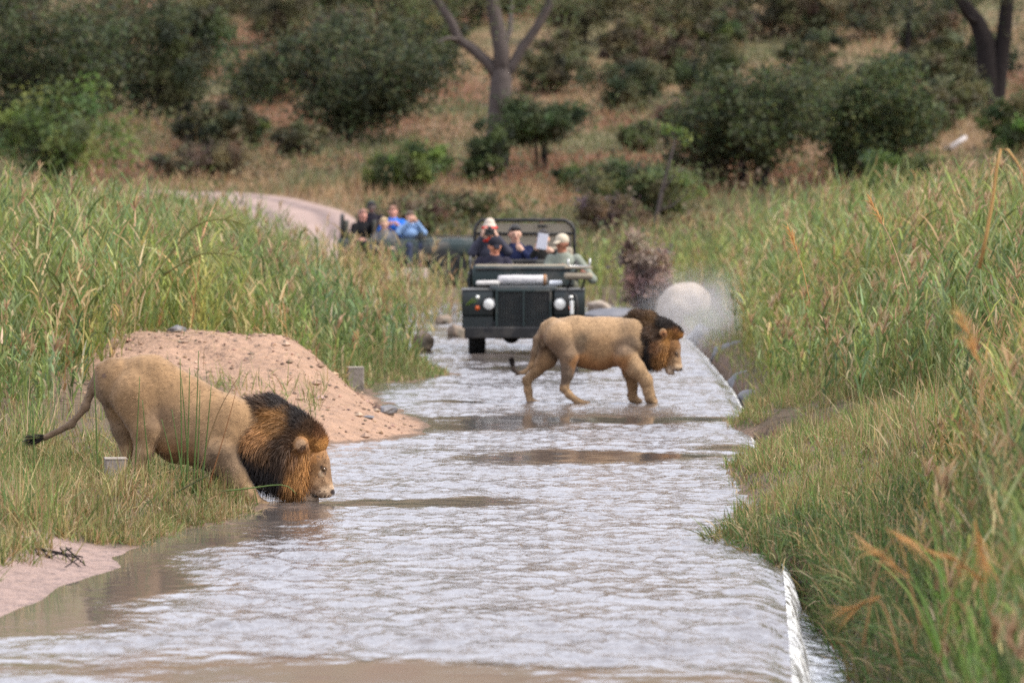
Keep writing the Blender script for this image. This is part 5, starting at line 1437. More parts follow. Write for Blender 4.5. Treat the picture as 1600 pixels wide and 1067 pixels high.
    if hat == 'cap':
        P = [C(H(0, 0.02, 0.055), 0.100, H(0, 0.0, 0.062), 0.096, 1.0, 0.03)]
        # crown only above the brow: second primitive set trims by colour of geometry below - cap sits over the skull
        me, V = sdf_mesh('cap', [C(H(0, 0.025, 0.062), 0.097, H(0, 0.005, 0.07), 0.092, 1.0, 0.02), C(H(-0.035, -0.10, 0.055), 0.016, H(0.035, -0.10, 0.055), 0.016, 1.0, 0.03), C(H(-0.025, -0.145, 0.046), 0.011, H(0.025, -0.145, 0.046), 0.011, 1.0, 0.05)], 0.009, k=0.03)
        link('cap', me, cloth('cap_cloth', hatcol), root)
    elif hat == 'beanie':
        me, V = sdf_mesh('woolly_hat', [C(H(0, 0.02, 0.065), 0.101, H(0, 0.02, 0.105), 0.078, 1.0, 0.03)], 0.01, k=0.03)
        o = link('woolly_hat', me, cloth('hat_wool', hatcol), root)
        a = np.linspace(0, 2 * np.pi, 25)
        ring = [H(0.104 * math.cos(t), 0.018 + 0.104 * math.sin(t), 0.035) for t in a]
        tube_obj('hat_band', ring, 0.019, cloth('red_wool', (0.62, 0.035, 0.035)), o, 7)
    else:
        me, V = sdf_mesh('hair', [C(H(0, 0.035, 0.058), 0.093, H(0, -0.005, 0.082), 0.078, 1.0, 0.03), C(H(-0.07, 0.01, 0.05), 0.03, H(-0.075, 0.02, 0.01), 0.018, 1.0, 0.02), C(H(0.07, 0.01, 0.05), 0.03, H(0.075, 0.02, 0.01), 0.018, 1.0, 0.02), C(H(0, 0.06, 0.01), 0.072, H(0, 0.065, -0.03), 0.055, 1.0, 0.03), C(H(-0.04, -0.055, 0.095), 0.028, H(0.045, -0.05, 0.10), 0.026, 1.0, 0.04)], 0.009, k=0.03)
        link('hair', me, mat('hair_dark', hair, rough=0.5, var=0.4, scale=40, bump=0.8, bscale=70), root)
    if scarf:
        a = np.linspace(0, 2 * np.pi, 19)
        tube_obj('scarf', [neck + [0.075 * math.cos(t), 0.07 * math.sin(t) - 0.01, 0.01 + 0.01 * math.sin(3 * t)] for t in a], 0.032, cloth('scarf_wool', scarf), root, 7)
    return root


# ------------------------------------------------------------------ the jeep in the water
M_PAINT = mat('dark_green_paint', (0.013, 0.020, 0.020), rough=0.38, var=0.25, scale=4, spec=0.5, dirt=(0.055, 0.048, 0.038), dscale=3.4, bump=0.15, bscale=5)
M_BLACK = mat('black_metal', (0.012, 0.012, 0.013), rough=0.5, var=0.3, scale=8, dirt=(0.05, 0.045, 0.04), dscale=4)
M_RUBBER = mat('tyre_rubber', (0.018, 0.018, 0.019), rough=0.85, var=0.25, scale=10, bump=0.4, bscale=30)
M_CHROME = mat('lamp_reflector', (0.80, 0.80, 0.77), rough=0.25, metal=0.2, var=0.08, scale=20, spec=0.6)
M_ORANGE = mat('orange_lens', (0.62, 0.12, 0.03), rough=0.3, var=0.1)
M_KHAKI = mat('khaki_canvas', (0.30, 0.255, 0.19), rough=0.9, var=0.2, scale=6, bump=0.4, bscale=40)
M_GREYC = mat('pale_blanket', (0.52, 0.50, 0.50), rough=0.95, var=0.2, scale=10, bump=0.8, bscale=18)
M_STEEL = mat('steel_rail', (0.45, 0.45, 0.45), rough=0.4, metal=0.6, var=0.15)
M_TEAL = mat('faded_green_panel', (0.024, 0.040, 0.040), rough=0.5, var=0.2, scale=5, dirt=(0.11, 0.10, 0.085), dscale=3)
M_SEAT = mat('dark_seat_canvas', (0.05, 0.05, 0.042), rough=0.9, var=0.25, scale=6, bump=0.3)


def wheel(parent, c, axis='x', r=0.40, w=0.235, out=1):
    p = empty('wheel', c)
    p.parent = parent
    hw = w / 2
    t = lathe('tyre', [(-hw, r * 0.58), (-hw, r * 0.9), (-hw * 0.86, r * 0.97), (-hw * 0.5, r), (0, r * 1.005), (hw * 0.5, r), (hw * 0.86, r * 0.97), (hw, r * 0.9), (hw, r * 0.58)], axis, (0, 0, 0), M_RUBBER, p, 32)
    lathe('rim', [(-hw * 0.55, 0.0), (-hw * 0.55, r * 0.35), (-hw * 0.8, r * 0.58), (hw * 0.8, r * 0.58), (hw * 0.55, r * 0.35), (hw * 0.55, 0.0)], axis, (0, 0, 0), M_PAINT, p, 24)
    # tread blocks: one raised strip joined per tyre
    bm = bmesh.new()
    for i in range(30):
        a = i * 2 * math.pi / 30
        for side in (-1, 1):
            m = Matrix.Rotation(a + (0.05 * side), 4, 'X') @ Matrix.Translation((side * hw * 0.5, 0, r * 1.005)) @ Matrix.Diagonal((hw * 0.85, 0.045, 0.024, 1))
            bmesh.ops.create_cube(bm, size=1, matrix=m)
    if axis == 'y':
        bmesh.ops.rotate(bm, verts=bm.verts[:], cent=(0, 0, 0), matrix=Matrix.Rotation(math.pi / 2, 3, 'Z'))
    me = bpy.data.meshes.new('tread'); bm.to_mesh(me); bm.free()
    link('tread', me, M_RUBBER, p)
    return p


JY = 82.0
jeep = empty('safari_jeep', (at(818, 553, JY).x, JY, 0.0), 0, 'dark green open safari jeep facing the lions in the water', 'jeep')
K = F / JY
def jx(px): return (px - 818) / K
def jz(py): return (553 - py) / K
# chassis and running gear
box('chassis', (0, 2.1, 0.40), (0.9, 4.0, 0.14), M_BLACK, jeep, 0.02)
box('axle', (0, 0.72, 0.28), (1.3, 0.11, 0.11), M_BLACK, jeep, 0.03)
lathe('differential', [(-0.13, 0.02), (-0.11, 0.10), (0, 0.135), (0.11, 0.10), (0.13, 0.02)], 'y', (-0.18, 0.72, 0.27), M_BLACK, jeep, 16)
for x in (-0.68, 0.68):
    for y in (0.72, 3.35):
        wheel(jeep, (x, y, 0.335))
box('bumper', (0, 0.0, jz(519)), (1.70, 0.14, 0.17), M_BLACK, jeep, 0.02)
box('under_tray', (0, 0.35, 0.30), (1.05, 0.5, 0.14), M_BLACK, jeep, 0.03)
# wings with lamp panels
for sx in (-1, 1):
    c = 0.66 * sx
    wg = box('wing', (c, 0.72, 0.735), (0.46, 1.25, 0.37), M_PAINT, jeep, 0.025)
    box('wing_top', (c, 0.72, 0.926), (0.47, 1.27, 0.012), mat('grey_wing_top', (0.10, 0.10, 0.095), rough=0.7, var=0.3), wg, 0.004)  # thin grey sheet on the wing, paler than the paint
    box('wing_skirt', (c + 0.0 * sx, 0.16, 0.46), (0.45, 0.06, 0.18), M_PAINT, wg, 0.01)
    hx = jx(764) if sx < 0 else jx(875)
    hl = lathe('headlight', [(0.0, 0.098), (-0.03, 0.098), (-0.035, 0.085), (-0.020, 0.07), (-0.012, 0.0)], 'y', (hx, 0.086, jz(474)), M_CHROME, jeep, 24)
    lathe('lens', [(-0.034, 0.083), (-0.050, 0.05), (-0.055, 0.0)], 'y', (hx, 0.086, jz(474)), mat('lamp_glass', (0.78, 0.78, 0.74), rough=0.12, var=0.05, spec=0.7), hl, 20)
    lathe('lamp_ring', [(-0.028, 0.095), (-0.045, 0.100), (-0.045, 0.084), (-0.03, 0.083)], 'y', (hx, 0.086, jz(474)), M_BLACK, hl, 24)
    ix = jx(746) if sx < 0 else jx(881.5)
    if sx > 0: ix = hx + 0.16
    lathe('indicator', [(0.0, 0.036), (-0.03, 0.034), (-0.04, 0.0)], 'y', (ix, 0.09, jz(481)), M_ORANGE, jeep, 16)
    lathe('side_lamp', [(0.0, 0.03), (-0.025, 0.028), (-0.03, 0.0)], 'y', (ix, 0.09, jz(464)), M_CHROME, jeep, 16)
    box('mudguard', (0.70 * sx, 0.72, 0.60), (0.30, 0.85, 0.10), M_BLACK, jeep, 0.04)
# radiator grille: frame, mesh bars
gz0, gz1 = jz(513), jz(452)
box('grille_back', (0, 0.13, (gz0 + gz1) / 2), (0.78, 0.04, gz1 - gz0), M_BLACK, jeep, 0.0)
gf = box('grille_frame', (0, 0.085, gz0 + 0.012), (0.80, 0.05, 0.035), M_TEAL, jeep, 0.006)
box('frame_top', (0, 0.085, gz1 - 0.012), (0.80, 0.05, 0.035), M_TEAL, gf, 0.006)
box('frame_centre', (0, 0.08, (gz0 + gz1) / 2), (0.022, 0.04, gz1 - gz0 - 0.06), M_TEAL, gf, 0.004)
for sx in (-1, 1):
    box('frame_side', (0.39 * sx, 0.085, (gz0 + gz1) / 2), (0.03, 0.05, gz1 - gz0 - 0.06), M_TEAL, gf, 0.006)
for k in range(19):
    box('grille_bar', (-0.36 + k * 0.04, 0.094, (gz0 + gz1) / 2), (0.007, 0.010, gz1 - gz0 - 0.08), M_TEAL, jeep, 0.0)
for k in range(13):
    box('grille_bar', (0, 0.098, gz0 + 0.05 + k * (gz1 - gz0 - 0.1) / 12), (0.74, 0.014, 0.010), M_BLACK, jeep, 0.0)
# bonnet, bulkhead, tub
box('bonnet', (0, 0.78, 0.945), (0.98, 1.35, 0.07), M_PAINT, jeep, 0.03)
box('bonnet_lip', (0, 0.10, 0.925), (0.90, 0.05, 0.035), M_PAINT, jeep, 0.012)
box('bulkhead', (0, 1.46, 1.10), (1.50, 0.10, 0.30), M_TEAL, jeep, 0.03)
box('dashboard', (0, 1.62, 1.235), (1.42, 0.26, 0.07), M_KHAKI, jeep, 0.025)
box('folded_windscreen', (0, 1.40, 1.205), (1.40, 0.04, 0.035), M_BLACK, jeep, 0.01)
tub = box('tub', (0, 3.0, 0.66), (1.62, 2.9, 0.46), M_PAINT, jeep, 0.04)
for sx in (-1, 1):
    box('side_panel', (0.79 * sx, 3.0, 1.0), (0.05, 2.7, 0.30), M_PAINT, tub, 0.015)
    tube_obj('hand_rail', [(0.78 * sx, 1.7, 1.12), (0.78 * sx, 1.75, 1.30), (0.78 * sx, 2.4, 1.36), (0.77 * sx, 4.3, 1.38)], 0.02, M_BLACK, jeep)
# seats
box('front_seat', (-0.42, 2.05, 0.74), (0.55, 0.5, 0.14), M_SEAT, jeep, 0.04)
box('front_seat', (0.45, 2.05, 0.74), (0.55, 0.5, 0.14), M_SEAT, jeep, 0.04)
box('front_seat_back', (-0.42, 2.33, 1.05), (0.55, 0.12, 0.55), M_SEAT, jeep, 0.05)
box('front_seat_back', (0.45, 2.33, 1.05), (0.55, 0.12, 0.55), M_SEAT, jeep, 0.05)
box('rear_bench', (0, 3.1, 0.93), (1.5, 0.5, 0.16), M_SEAT, jeep, 0.04)
box('rear_bench_back', (0, 3.42, 1.25), (1.5, 0.10, 0.5), M_KHAKI, jeep, 0.04)
box('grab_rail_board', (0, 2.62, 1.30), (1.46, 0.05, 0.06), M_BLACK, jeep, 0.015)
# roll frame at the back with a canvas backrest
fx0, fx1, fz = jx(742) * 1.04, jx(899) * 1.04, jz(354) * 1.035
fr = tube_obj('roll_frame', [(fx0, 4.0, 0.75), (fx0, 4.0, fz - 0.16), (fx0 + 0.03, 4.0, fz - 0.06), (fx0 + 0.10, 4.0, fz), (0, 4.0, fz + 0.005), (fx1 - 0.14, 4.0, fz), (fx1 - 0.05, 4.0, fz - 0.05), (fx1, 4.0, fz - 0.15), (fx1, 4.0, 0.75)], 0.026, M_BLACK, jeep, 9)
tube_obj('cross_bar', [(fx0, 4.0, fz - 0.20), (fx1, 4.0, fz - 0.20)], 0.020, M_BLACK, fr, 8)
tube_obj('inner_bar', [(0.28, 4.0, fz - 0.22), (0.55, 4.0, fz - 0.20), (0.66, 4.0, fz - 0.26), (0.70, 4.0, fz - 0.5)], 0.018, M_BLACK, fr, 8)
box('canvas_back', ((fx0 + fx1) / 2, 4.03, fz - 0.26), (fx1 - fx0 - 0.08, 0.02, 0.42), M_KHAKI, jeep, 0.006)
box('frame_badge', (0.29, 3.97, fz - 0.09), (0.14, 0.02, 0.035), M_BLACK, jeep, 0.004)
# tracker's seat on the wing
ts = box('tracker_seat', (jx(904), 0.35, jz(431)), (0.42, 0.36, 0.10), M_KHAKI, jeep, 0.045)
box('seat_tray', (jx(904), 0.37, jz(418)), (0.40, 0.40, 0.03), M_KHAKI, ts, 0.012)
tube_obj('seat_rail', [(jx(888), 0.2, jz(404)), (jx(888), 0.2, jz(413)), (jx(890), 0.2, jz(416)), (jx(920), 0.2, jz(416)), (jx(922), 0.2, jz(413)), (jx(922), 0.2, jz(404))], 0.014, M_STEEL, ts, 7)
for x in (jx(892), jx(914)):
    tube_obj('seat_bracket', [(x, 0.36, jz(437)), (x - 0.02, 0.40, jz(446)), (x - 0.06, 0.45, jz(455))], 0.018, M_BLACK, ts, 6)
mir = box('wing_mirror', (jx(893.5), -0.02, jz(480)), (0.055, 0.03, 0.20), M_CHROME, jeep, 0.012)
tube_obj('mirror_loop', [(jx(890), 0.03, jz(455)), (jx(900), 0.0, jz(462)), (jx(903), -0.02, jz(480)), (jx(901), 0.0, jz(502)), (jx(893), 0.03, jz(510))], 0.016, M_BLACK, mir, 7)
# things carried on the bonnet
rl = lathe('rolled_blanket', [(-0.36, 0.0), (-0.36, 0.055), (-0.34, 0.072), (-0.1, 0.078), (0.15, 0.074), (0.32, 0.078), (0.35, 0.06), (0.35, 0.0)], 'x', (0, 0, 0), M_GREYC, None, 18)
rl.location = (jeep.location.x - 0.01, JY + 0.55, 1.058)
tag(rl, 'rolled pale grey blanket lying across the jeep bonnet', 'blanket')
link('strap', np_mesh('strap', *[(lambda V, Q, T: (V, [np.array(Q), np.array(T)]))(*tube([(0.30, 0, 0), (0.345, 0, 0)], 0.083, 14))][0]), mat('tan_strap', (0.33, 0.17, 0.08), rough=0.8), rl)
for lbl, x, w, mcol in (('folded pale cloth left of the rolled blanket on the bonnet', -0.52, 0.34, (0.48, 0.46, 0.44)), ('small white cloth right of the rolled blanket on the bonnet', 0.47, 0.20, (0.70, 0.72, 0.74))):
    o = box('folded_cloth', (0, 0, 0), (w, 0.34, 0.055), mat('folded_cloth', mcol, rough=0.95, var=0.15, bump=0.8, bscale=15), None, 0.026)
    me = o.data
    for v in me.vertices: v.co.z += 0.02 * float(fbm(v.co.x * 8, v.co.y * 8, seed=5)) * (v.co.z > 0)
    o.location = (jeep.location.x + x, JY + 0.55, 1.01)
    tag(o, lbl, 'cloth')
gs = empty('leaf_sprig', (jeep.location.x + jx(735), JY - 0.02, jz(470)), 0, 'green grass sprig caught on the jeep wing', 'leaf')
st = strips(np.zeros((5, 3)) + np.array([-0.06, 0.0, -0.06]), unit(np.array([[1, -0.1, 0.8], [0.9, -0.1, 1.0], [1, -0.1, 0.55], [1, -0.2, 0.7], [0.7, -0.1, 0.9]])), np.array([0.26, 0.22, 0.2, 0.24, 0.18]), np.full(5, 0.035), np.full(5, 0.15), pick(BRIGHT, 5) * 1.6, segs=4)
link('leaf', np_mesh('leaf', *st[:2], cols=st[2]), M_LEAF, gs)


def J(x, y, z): return (jeep.location.x + x, JY + y, z)


LIGHT_SKIN, TAN_SKIN, DARK_SKIN = (0.55, 0.33, 0.24), (0.50, 0.27, 0.17), (0.30, 0.13, 0.08)
# driver in dark cap (image left), looking down
person('driver in dark cap bending over the wheel of the jeep', J(-0.44, 2.05, 0.80), 0, (0.52, 0.22, 0.14), (0.030, 0.028, 0.042), (0.05, 0.05, 0.06), (-0.16, -0.36, 0.30), (0.16, -0.36, 0.28), hat='cap', hatcol=(0.022, 0.022, 0.030), tilt=0.42, lean=0.10, yaw=0.25, head_off=(0.02, -0.05, 0.0))
sw = lathe('steering_wheel', [(-0.012, 0.17), (0, 0.185), (0.012, 0.17), (0, 0.157), (-0.012, 0.17)], 'y', (-0.44, 1.70, 1.12), M_BLACK, jeep, 28)
# photographer in woolly hat
person('passenger in pale woolly hat with red band photographing from the jeep', J(-0.50, 3.08, 1.02), 0, LIGHT_SKIN, (0.055, 0.055, 0.075), (0.06, 0.06, 0.08), (-0.10, -0.20, 0.66), (0.10, -0.20, 0.66), le=(-0.26, -0.16, 0.40), re=(0.28, -0.16, 0.42), hat='beanie', hatcol=(0.55, 0.46, 0.38), scarf=(0.60, 0.05, 0.03), head_off=(0, -0.05, 0.02))
cm = empty('camera', J(-0.50, 2.80, 1.735), 0, 'black camera with long lens held up by the passenger in woolly hat', 'camera')
box('camera_body', (0, 0, 0), (0.15, 0.07, 0.105), M_BLACK, cm, 0.015)
box('viewfinder', (0, 0.0, 0.065), (0.06, 0.06, 0.035), M_BLACK, cm, 0.01)
lz = lathe('camera_lens', [(0.02, 0.035), (-0.06, 0.038), (-0.14, 0.046), (-0.16, 0.046), (-0.16, 0.038), (-0.13, 0.0)], 'y', (0, -0.03, -0.005), M_BLACK, cm, 18)
# man with dark hair, hand at his chin
person('dark-haired passenger in navy jacket resting his hand on his chin', J(-0.10, 3.08, 0.96), 0, LIGHT_SKIN, (0.022, 0.028, 0.070), (0.05, 0.05, 0.07), (-0.14, -0.34, 0.26), (0.09, -0.20, 0.50), re=(0.27, -0.28, 0.30), hair=(0.012, 0.010, 0.010), head_off=(-0.02, -0.05, 0.01), yaw=0.15)
# passenger behind a tablet
person('passenger in dark clothes holding a pale tablet before the face', J(0.30, 3.08, 0.90), 0, LIGHT_SKIN, (0.022, 0.022, 0.022), (0.04, 0.04, 0.04), (-0.10, -0.30, 0.58), (0.14, -0.30, 0.54), le=(-0.24, -0.22, 0.32), re=(0.34, -0.25, 0.44), hair=(0.03, 0.022, 0.018))
tb = box('tablet', (0, 0, 0), (0.155, 0.012, 0.235), mat('tablet_back', (0.60, 0.60, 0.66), rough=0.35, var=0.04, spec=0.5), None, 0.005, rot=Matrix.Rotation(math.radians(8), 3, 'Y'))
tb.location = J(0.285, 2.72, 1.595)
tag(tb, 'pale grey tablet held up by the passenger in dark clothes', 'tablet')
link('camera_eye', np_mesh('camera_eye', *[(lambda V, Q, T: (V, [np.array(Q), np.array(T)]))(*tube([(-0.05, -0.0075, 0.09), (-0.05, -0.0095, 0.09)], 0.008, 10))][0]), M_BLACK, tb)
# guide in pale cap looking across
person('guide in tan cap and grey-green shirt leaning on the jeep dashboard', J(0.60, 2.05, 0.84), 0, DARK_SKIN, (0.22, 0.24, 0.20), (0.12, 0.12, 0.09), (-0.10, -0.36, 0.36), (0.34, -0.20, 0.26), hat='cap', hatcol=(0.50, 0.43, 0.33), yaw=-0.75, tilt=0.22, lean=0.12, head_off=(-0.03, -0.05, 0.0))

# ------------------------------------------------------------------ the second vehicle, half hidden in reeds on the far landing
VY = 124.0
v2 = empty('safari_truck', (at(610, 450, VY).x, VY, float(height(np.array([at(610, 450, VY).x]), np.array([VY]))[0])), 0, 'green open safari truck half hidden behind reeds on the far bank', 'truck')
box('chassis', (0.3, 0, 0.45), (3.0, 0.9, 0.16), M_BLACK, v2, 0.02)
for x in (-0.7, 1.25):
    for y in (-0.7, 0.7):
        wheel(v2, (x, y, 0.38), 'y')
box('tub', (-0.25, 0, 0.78), (1.75, 1.6, 0.46), M_TEAL, v2, 0.04)
box('bonnet', (1.3, 0, 0.86), (1.2, 1.0, 0.30), M_TEAL, v2, 0.06)
box('wing', (1.3, -0.62, 0.80), (1.2, 0.36, 0.28), M_TEAL, v2, 0.04)
box('wing', (1.3, 0.62, 0.80), (1.2, 0.36, 0.28), M_TEAL, v2, 0.04)
box('bumper', (1.98, 0, 0.58), (0.12, 1.6, 0.14), M_BLACK, v2, 0.02)
box('bulkhead', (0.68, 0, 1.02), (0.10, 1.5, 0.28), M_TEAL, v2, 0.02)
tube_obj('bonnet_rail', [(0.3, -0.78, 1.05), (1.0, -0.78, 1.06), (1.85, -0.7, 1.05)], 0.02, M_BLACK, v2)
for x in (-0.72, -0.1):
    box('bench', (x, 0, 0.98), (0.42, 1.4, 0.12), M_SEAT, v2, 0.03)
    box('bench_back', (x - 0.24, 0, 1.2), (0.08, 1.4, 0.42), M_SEAT, v2, 0.03)
tube_obj('roll_frame', [(-1.05, -0.75, 0.9), (-1.05, -0.75, 1.42), (-1.05, -0.6, 1.52), (-1.05, 0.6, 1.52), (-1.05, 0.75, 1.42), (-1.05, 0.75, 0.9)], 0.028, M_BLACK, v2)
for y in (-0.45, 0.45):
    lathe('headlight', [(0.0, 0.09), (0.03, 0.085), (0.045, 0.0)], 'x', (1.90, y, 0.86), M_CHROME, v2, 18)


def V2(x, y, z): return (v2.location.x + x, VY + y, v2.location.z + z)


person('far passenger in black jacket turning away in the truck', V2(-0.62, -0.45, 0.78), 0.5, (0.55, 0.26, 0.2), (0.012, 0.012, 0.014), (0.02, 0.02, 0.02), (-0.2, -0.3, 0.2), (0.15, -0.3, 0.2), hat=None, hair=(0.25, 0.12, 0.09))
person('far blonde passenger in grey seated low in the truck', V2(-0.14, -0.55, 0.60), 0.2, (0.55, 0.33, 0.24), (0.12, 0.12, 0.13), (0.05, 0.05, 0.06), (-0.15, -0.3, 0.2), (0.15, -0.3, 0.2), hair=(0.45, 0.32, 0.18))
person('far passenger in bright blue jacket sitting high in the truck', V2(0.06, 0.1, 0.85), 0.0, (0.55, 0.27, 0.2), (0.03, 0.16, 0.62), (0.04, 0.05, 0.09), (-0.1, -0.28, 0.45), (0.12, -0.28, 0.45), hair=(0.3, 0.15, 0.1))
person('far passenger in pale blue shirt raising binoculars in the truck', V2(0.42, -0.35, 0.74), 0.3, (0.55, 0.3, 0.22), (0.22, 0.34, 0.56), (0.05, 0.06, 0.1), (-0.06, -0.22, 0.66), (0.08, -0.22, 0.66), hair=(0.10, 0.06, 0.04))
person('far passenger wrapped in a dark hooded cloak at the truck rear', V2(-0.42, 0.45, 0.95), 0.0, (0.10, 0.07, 0.06), (0.018, 0.016, 0.022), (0.02, 0.02, 0.02), (-0.25, -0.2, 0.25), (0.25, -0.2, 0.25), hair=(0.012, 0.011, 0.014))
# ------------------------------------------------------------------ rocks, posts, spray
def rock(label, c, size, m, seed, cat='rock', group=None, sharp=0.35):
    bm = bmesh.new()
    bmesh.ops.create_icosphere(bm, subdivisions=4, radius=1.0)
    P = np.array([v.co for v in bm.verts])
    n = fbm(P[:, 0] * 1.3 + seed * 7, P[:, 1] * 1.3, P[:, 2] * 1.3, seed=seed, oct=4) - 0.5
    fac = 1 + sharp * n * 2
    # a few flat broken faces
    r = np.random.default_rng(seed)
    for _ in range(7 if sharp > 0.2 else 0):
        d = r.normal(0, 1, 3); d /= np.linalg.norm(d)
        lim = r.uniform(0.6, 0.9)
        proj = (P * fac[:, None]) @ d
        fac = np.where(proj > lim, fac * lim / np.maximum(proj, 1e-6), fac)
    for v, f in zip(bm.verts, fac): v.co = Vector((v.co.x * f * size[0], v.co.y * f * size[1], v.co.z * f * size[2]))
    me = bpy.data.meshes.new('rock'); bm.to_mesh(me); bm.free()
    for p in me.polygons: p.use_smooth = True
    o = link('rock', me, m, None, c)
    return tag(o, label, cat, group)


M_ROCKB = mat('brown_rock', (0.20, 0.145, 0.105), rough=0.75, var=0.35, scale=3, bump=0.7, bscale=10, dirt=(0.10, 0.09, 0.07))
M_ROCKD = mat('wet_dark_rock', (0.075, 0.07, 0.075), rough=0.4, var=0.35, scale=3, bump=0.6, bscale=8, dirt=(0.15, 0.14, 0.14))
M_ROCKP = mat('pale_boulder', (0.36, 0.30, 0.245), rough=0.85, var=0.3, scale=2.5, bump=0.8, bscale=6, dirt=(0.22, 0.18, 0.15), dscale=2.5)
M_EARTH = mat('brown_earth', (0.20, 0.145, 0.12), rough=0.95, var=0.35, scale=2, bump=0.9, bscale=5, dirt=(0.30, 0.22, 0.17))
def on(px, py): Y = F * CAM_H / (py - HOR); return at(px, py, Y)
p = on(660, 548); rock('brown stone standing in the water beside the grassy clump', (p.x, p.y, 0.10), (0.17, 0.18, 0.20), M_ROCKB, 1)
p = on(700, 505); rock('flat brown stone in the water farthest behind the clump', (p.x - 0.06, p.y, 0.03), (0.16, 0.2, 0.13), M_ROCKB, 2)
p = on(715, 526); rock('tan stone in the water by the jeep wheel', (p.x, p.y, 0.05), (0.17, 0.2, 0.16), M_ROCKB, 3)
Ys = 59.0; xx = at(598, 650, Ys).x; zz = float(height(np.array([xx]), np.array([Ys]))[0])
rock('dark flat stone lying on the sand spit', (xx, Ys, zz + 0.02), (0.14, 0.20, 0.06), M_ROCKD, 4)
xx = at(575, 678, 57.0).x
rock('small dark stone near the tip of the sand spit', (xx, 57.0, float(height(np.array([xx]), np.array([57.0]))[0]) + 0.005), (0.07, 0.09, 0.025), M_ROCKD, 5)
xx = at(275, 548, 64.0).x
rock('grey stone on top of the sand mound', (xx, 64.0, float(height(np.array([xx]), np.array([64.0]))[0]) + 0.02), (0.12, 0.15, 0.05), M_ROCKD, 6)
p = at(1070, 480, 102.0); rock('big pale rounded boulder in the spray right of the jeep', (p.x, 102.0, 0.18), (0.50, 0.55, 0.50), M_ROCKP, 7, 'boulder', sharp=0.20)
p = at(1010, 440, 108.0)
bush('brush_pile', 'tall pile of brown dead brush behind the spray', Vector((p.x, 108.0, -0.1)), 1.15, 1.55, [(0.24, 0.17, 0.14), (0.30, 0.21, 0.17), (0.17, 0.12, 0.11), (0.34, 0.25, 0.19)], cat='brush', n=5200, leaf=0.10, stem=0.03, lobes=9, stems=9, dens=80, bark=M_BARK)
p = at(955, 480, 101.0); rock('low dark wet rock right of the jeep', (p.x, 101.0, 0.0), (0.62, 0.5, 0.22), M_ROCKD, 9)
p = at(925, 470, 104.0); rock('small pale rock right of the jeep mirror', (p.x + 0.12, 104.0, 0.14), (0.22, 0.22, 0.17), M_ROCKP, 10)
p = at(1140, 570, 83.5); rock('dark wet rock in the falling water below the causeway lip', (p.x + 0.06, 83.5, -0.18), (0.34, 0.6, 0.36), M_ROCKD, 11)
p = at(1090, 520, 92); rock('dark rock at the lip beyond the walking lion', (p.x + 0.05, 92, -0.15), (0.26, 0.5, 0.30), M_ROCKD, 12)
p = at(1165, 620, 67.5); rock('grey wet rock at the foot of the right-hand grass', (p.x + 0.12, 67.5, -0.16), (0.22, 0.5, 0.22), M_ROCKD, 13)

# concrete marker posts of the causeway
M_POST = mat('post_concrete', (0.26, 0.22, 0.19), rough=0.85, var=0.3, scale=5, bump=0.5, bscale=18, dirt=(0.11, 0.10, 0.08), dscale=5)
def post(label, x, y, z, w, d, h):
    r = empty('marker_post', (x, y, z), 0.12, label, 'post')
    box('shaft', (0, 0, h / 2 - 0.1), (w, d, h + 0.2), M_POST, r, 0.012)
    box('cap', (0, 0, h + 0.004), (w * 1.03, d * 1.03, 0.016), mat('post_cap', (0.30, 0.26, 0.22), rough=0.85, var=0.2), r, 0.005)
xx = at(555, 600, 68.0).x
post('brown concrete post at the water edge beyond the sand mound', xx, 68.0, float(height(np.array([xx]), np.array([68.0]))[0]) - 0.05, 0.19, 0.22, 0.30)
xx = at(180, 745, 43.9).x
post('low concrete block in grass below the drinking lion tail', xx, 43.9, float(height(np.array([xx]), np.array([43.9]))[0]) - 0.03, 0.17, 0.2, 0.20)
# dark root tangle at the near left water edge
rt = empty('root_tangle', on(75, 890), 0, 'dark bare twigs trailing into the water from the near left grass', 'twigs')
for k in range(7):
    a = RNG.uniform(-0.3, 0.35)
    tube_obj('twig', [(-0.15 + RNG.uniform(0, 0.3), 0.3, 0.12), (0.0 + RNG.uniform(-0.1, 0.25), 0.05 + a * 0.4, 0.05 + RNG.uniform(0, 0.05)), (0.05 + RNG.uniform(-0.05, 0.3), -0.1 + a, -0.01)], [0.006, 0.005, 0.003], M_BARKD, rt, 5)


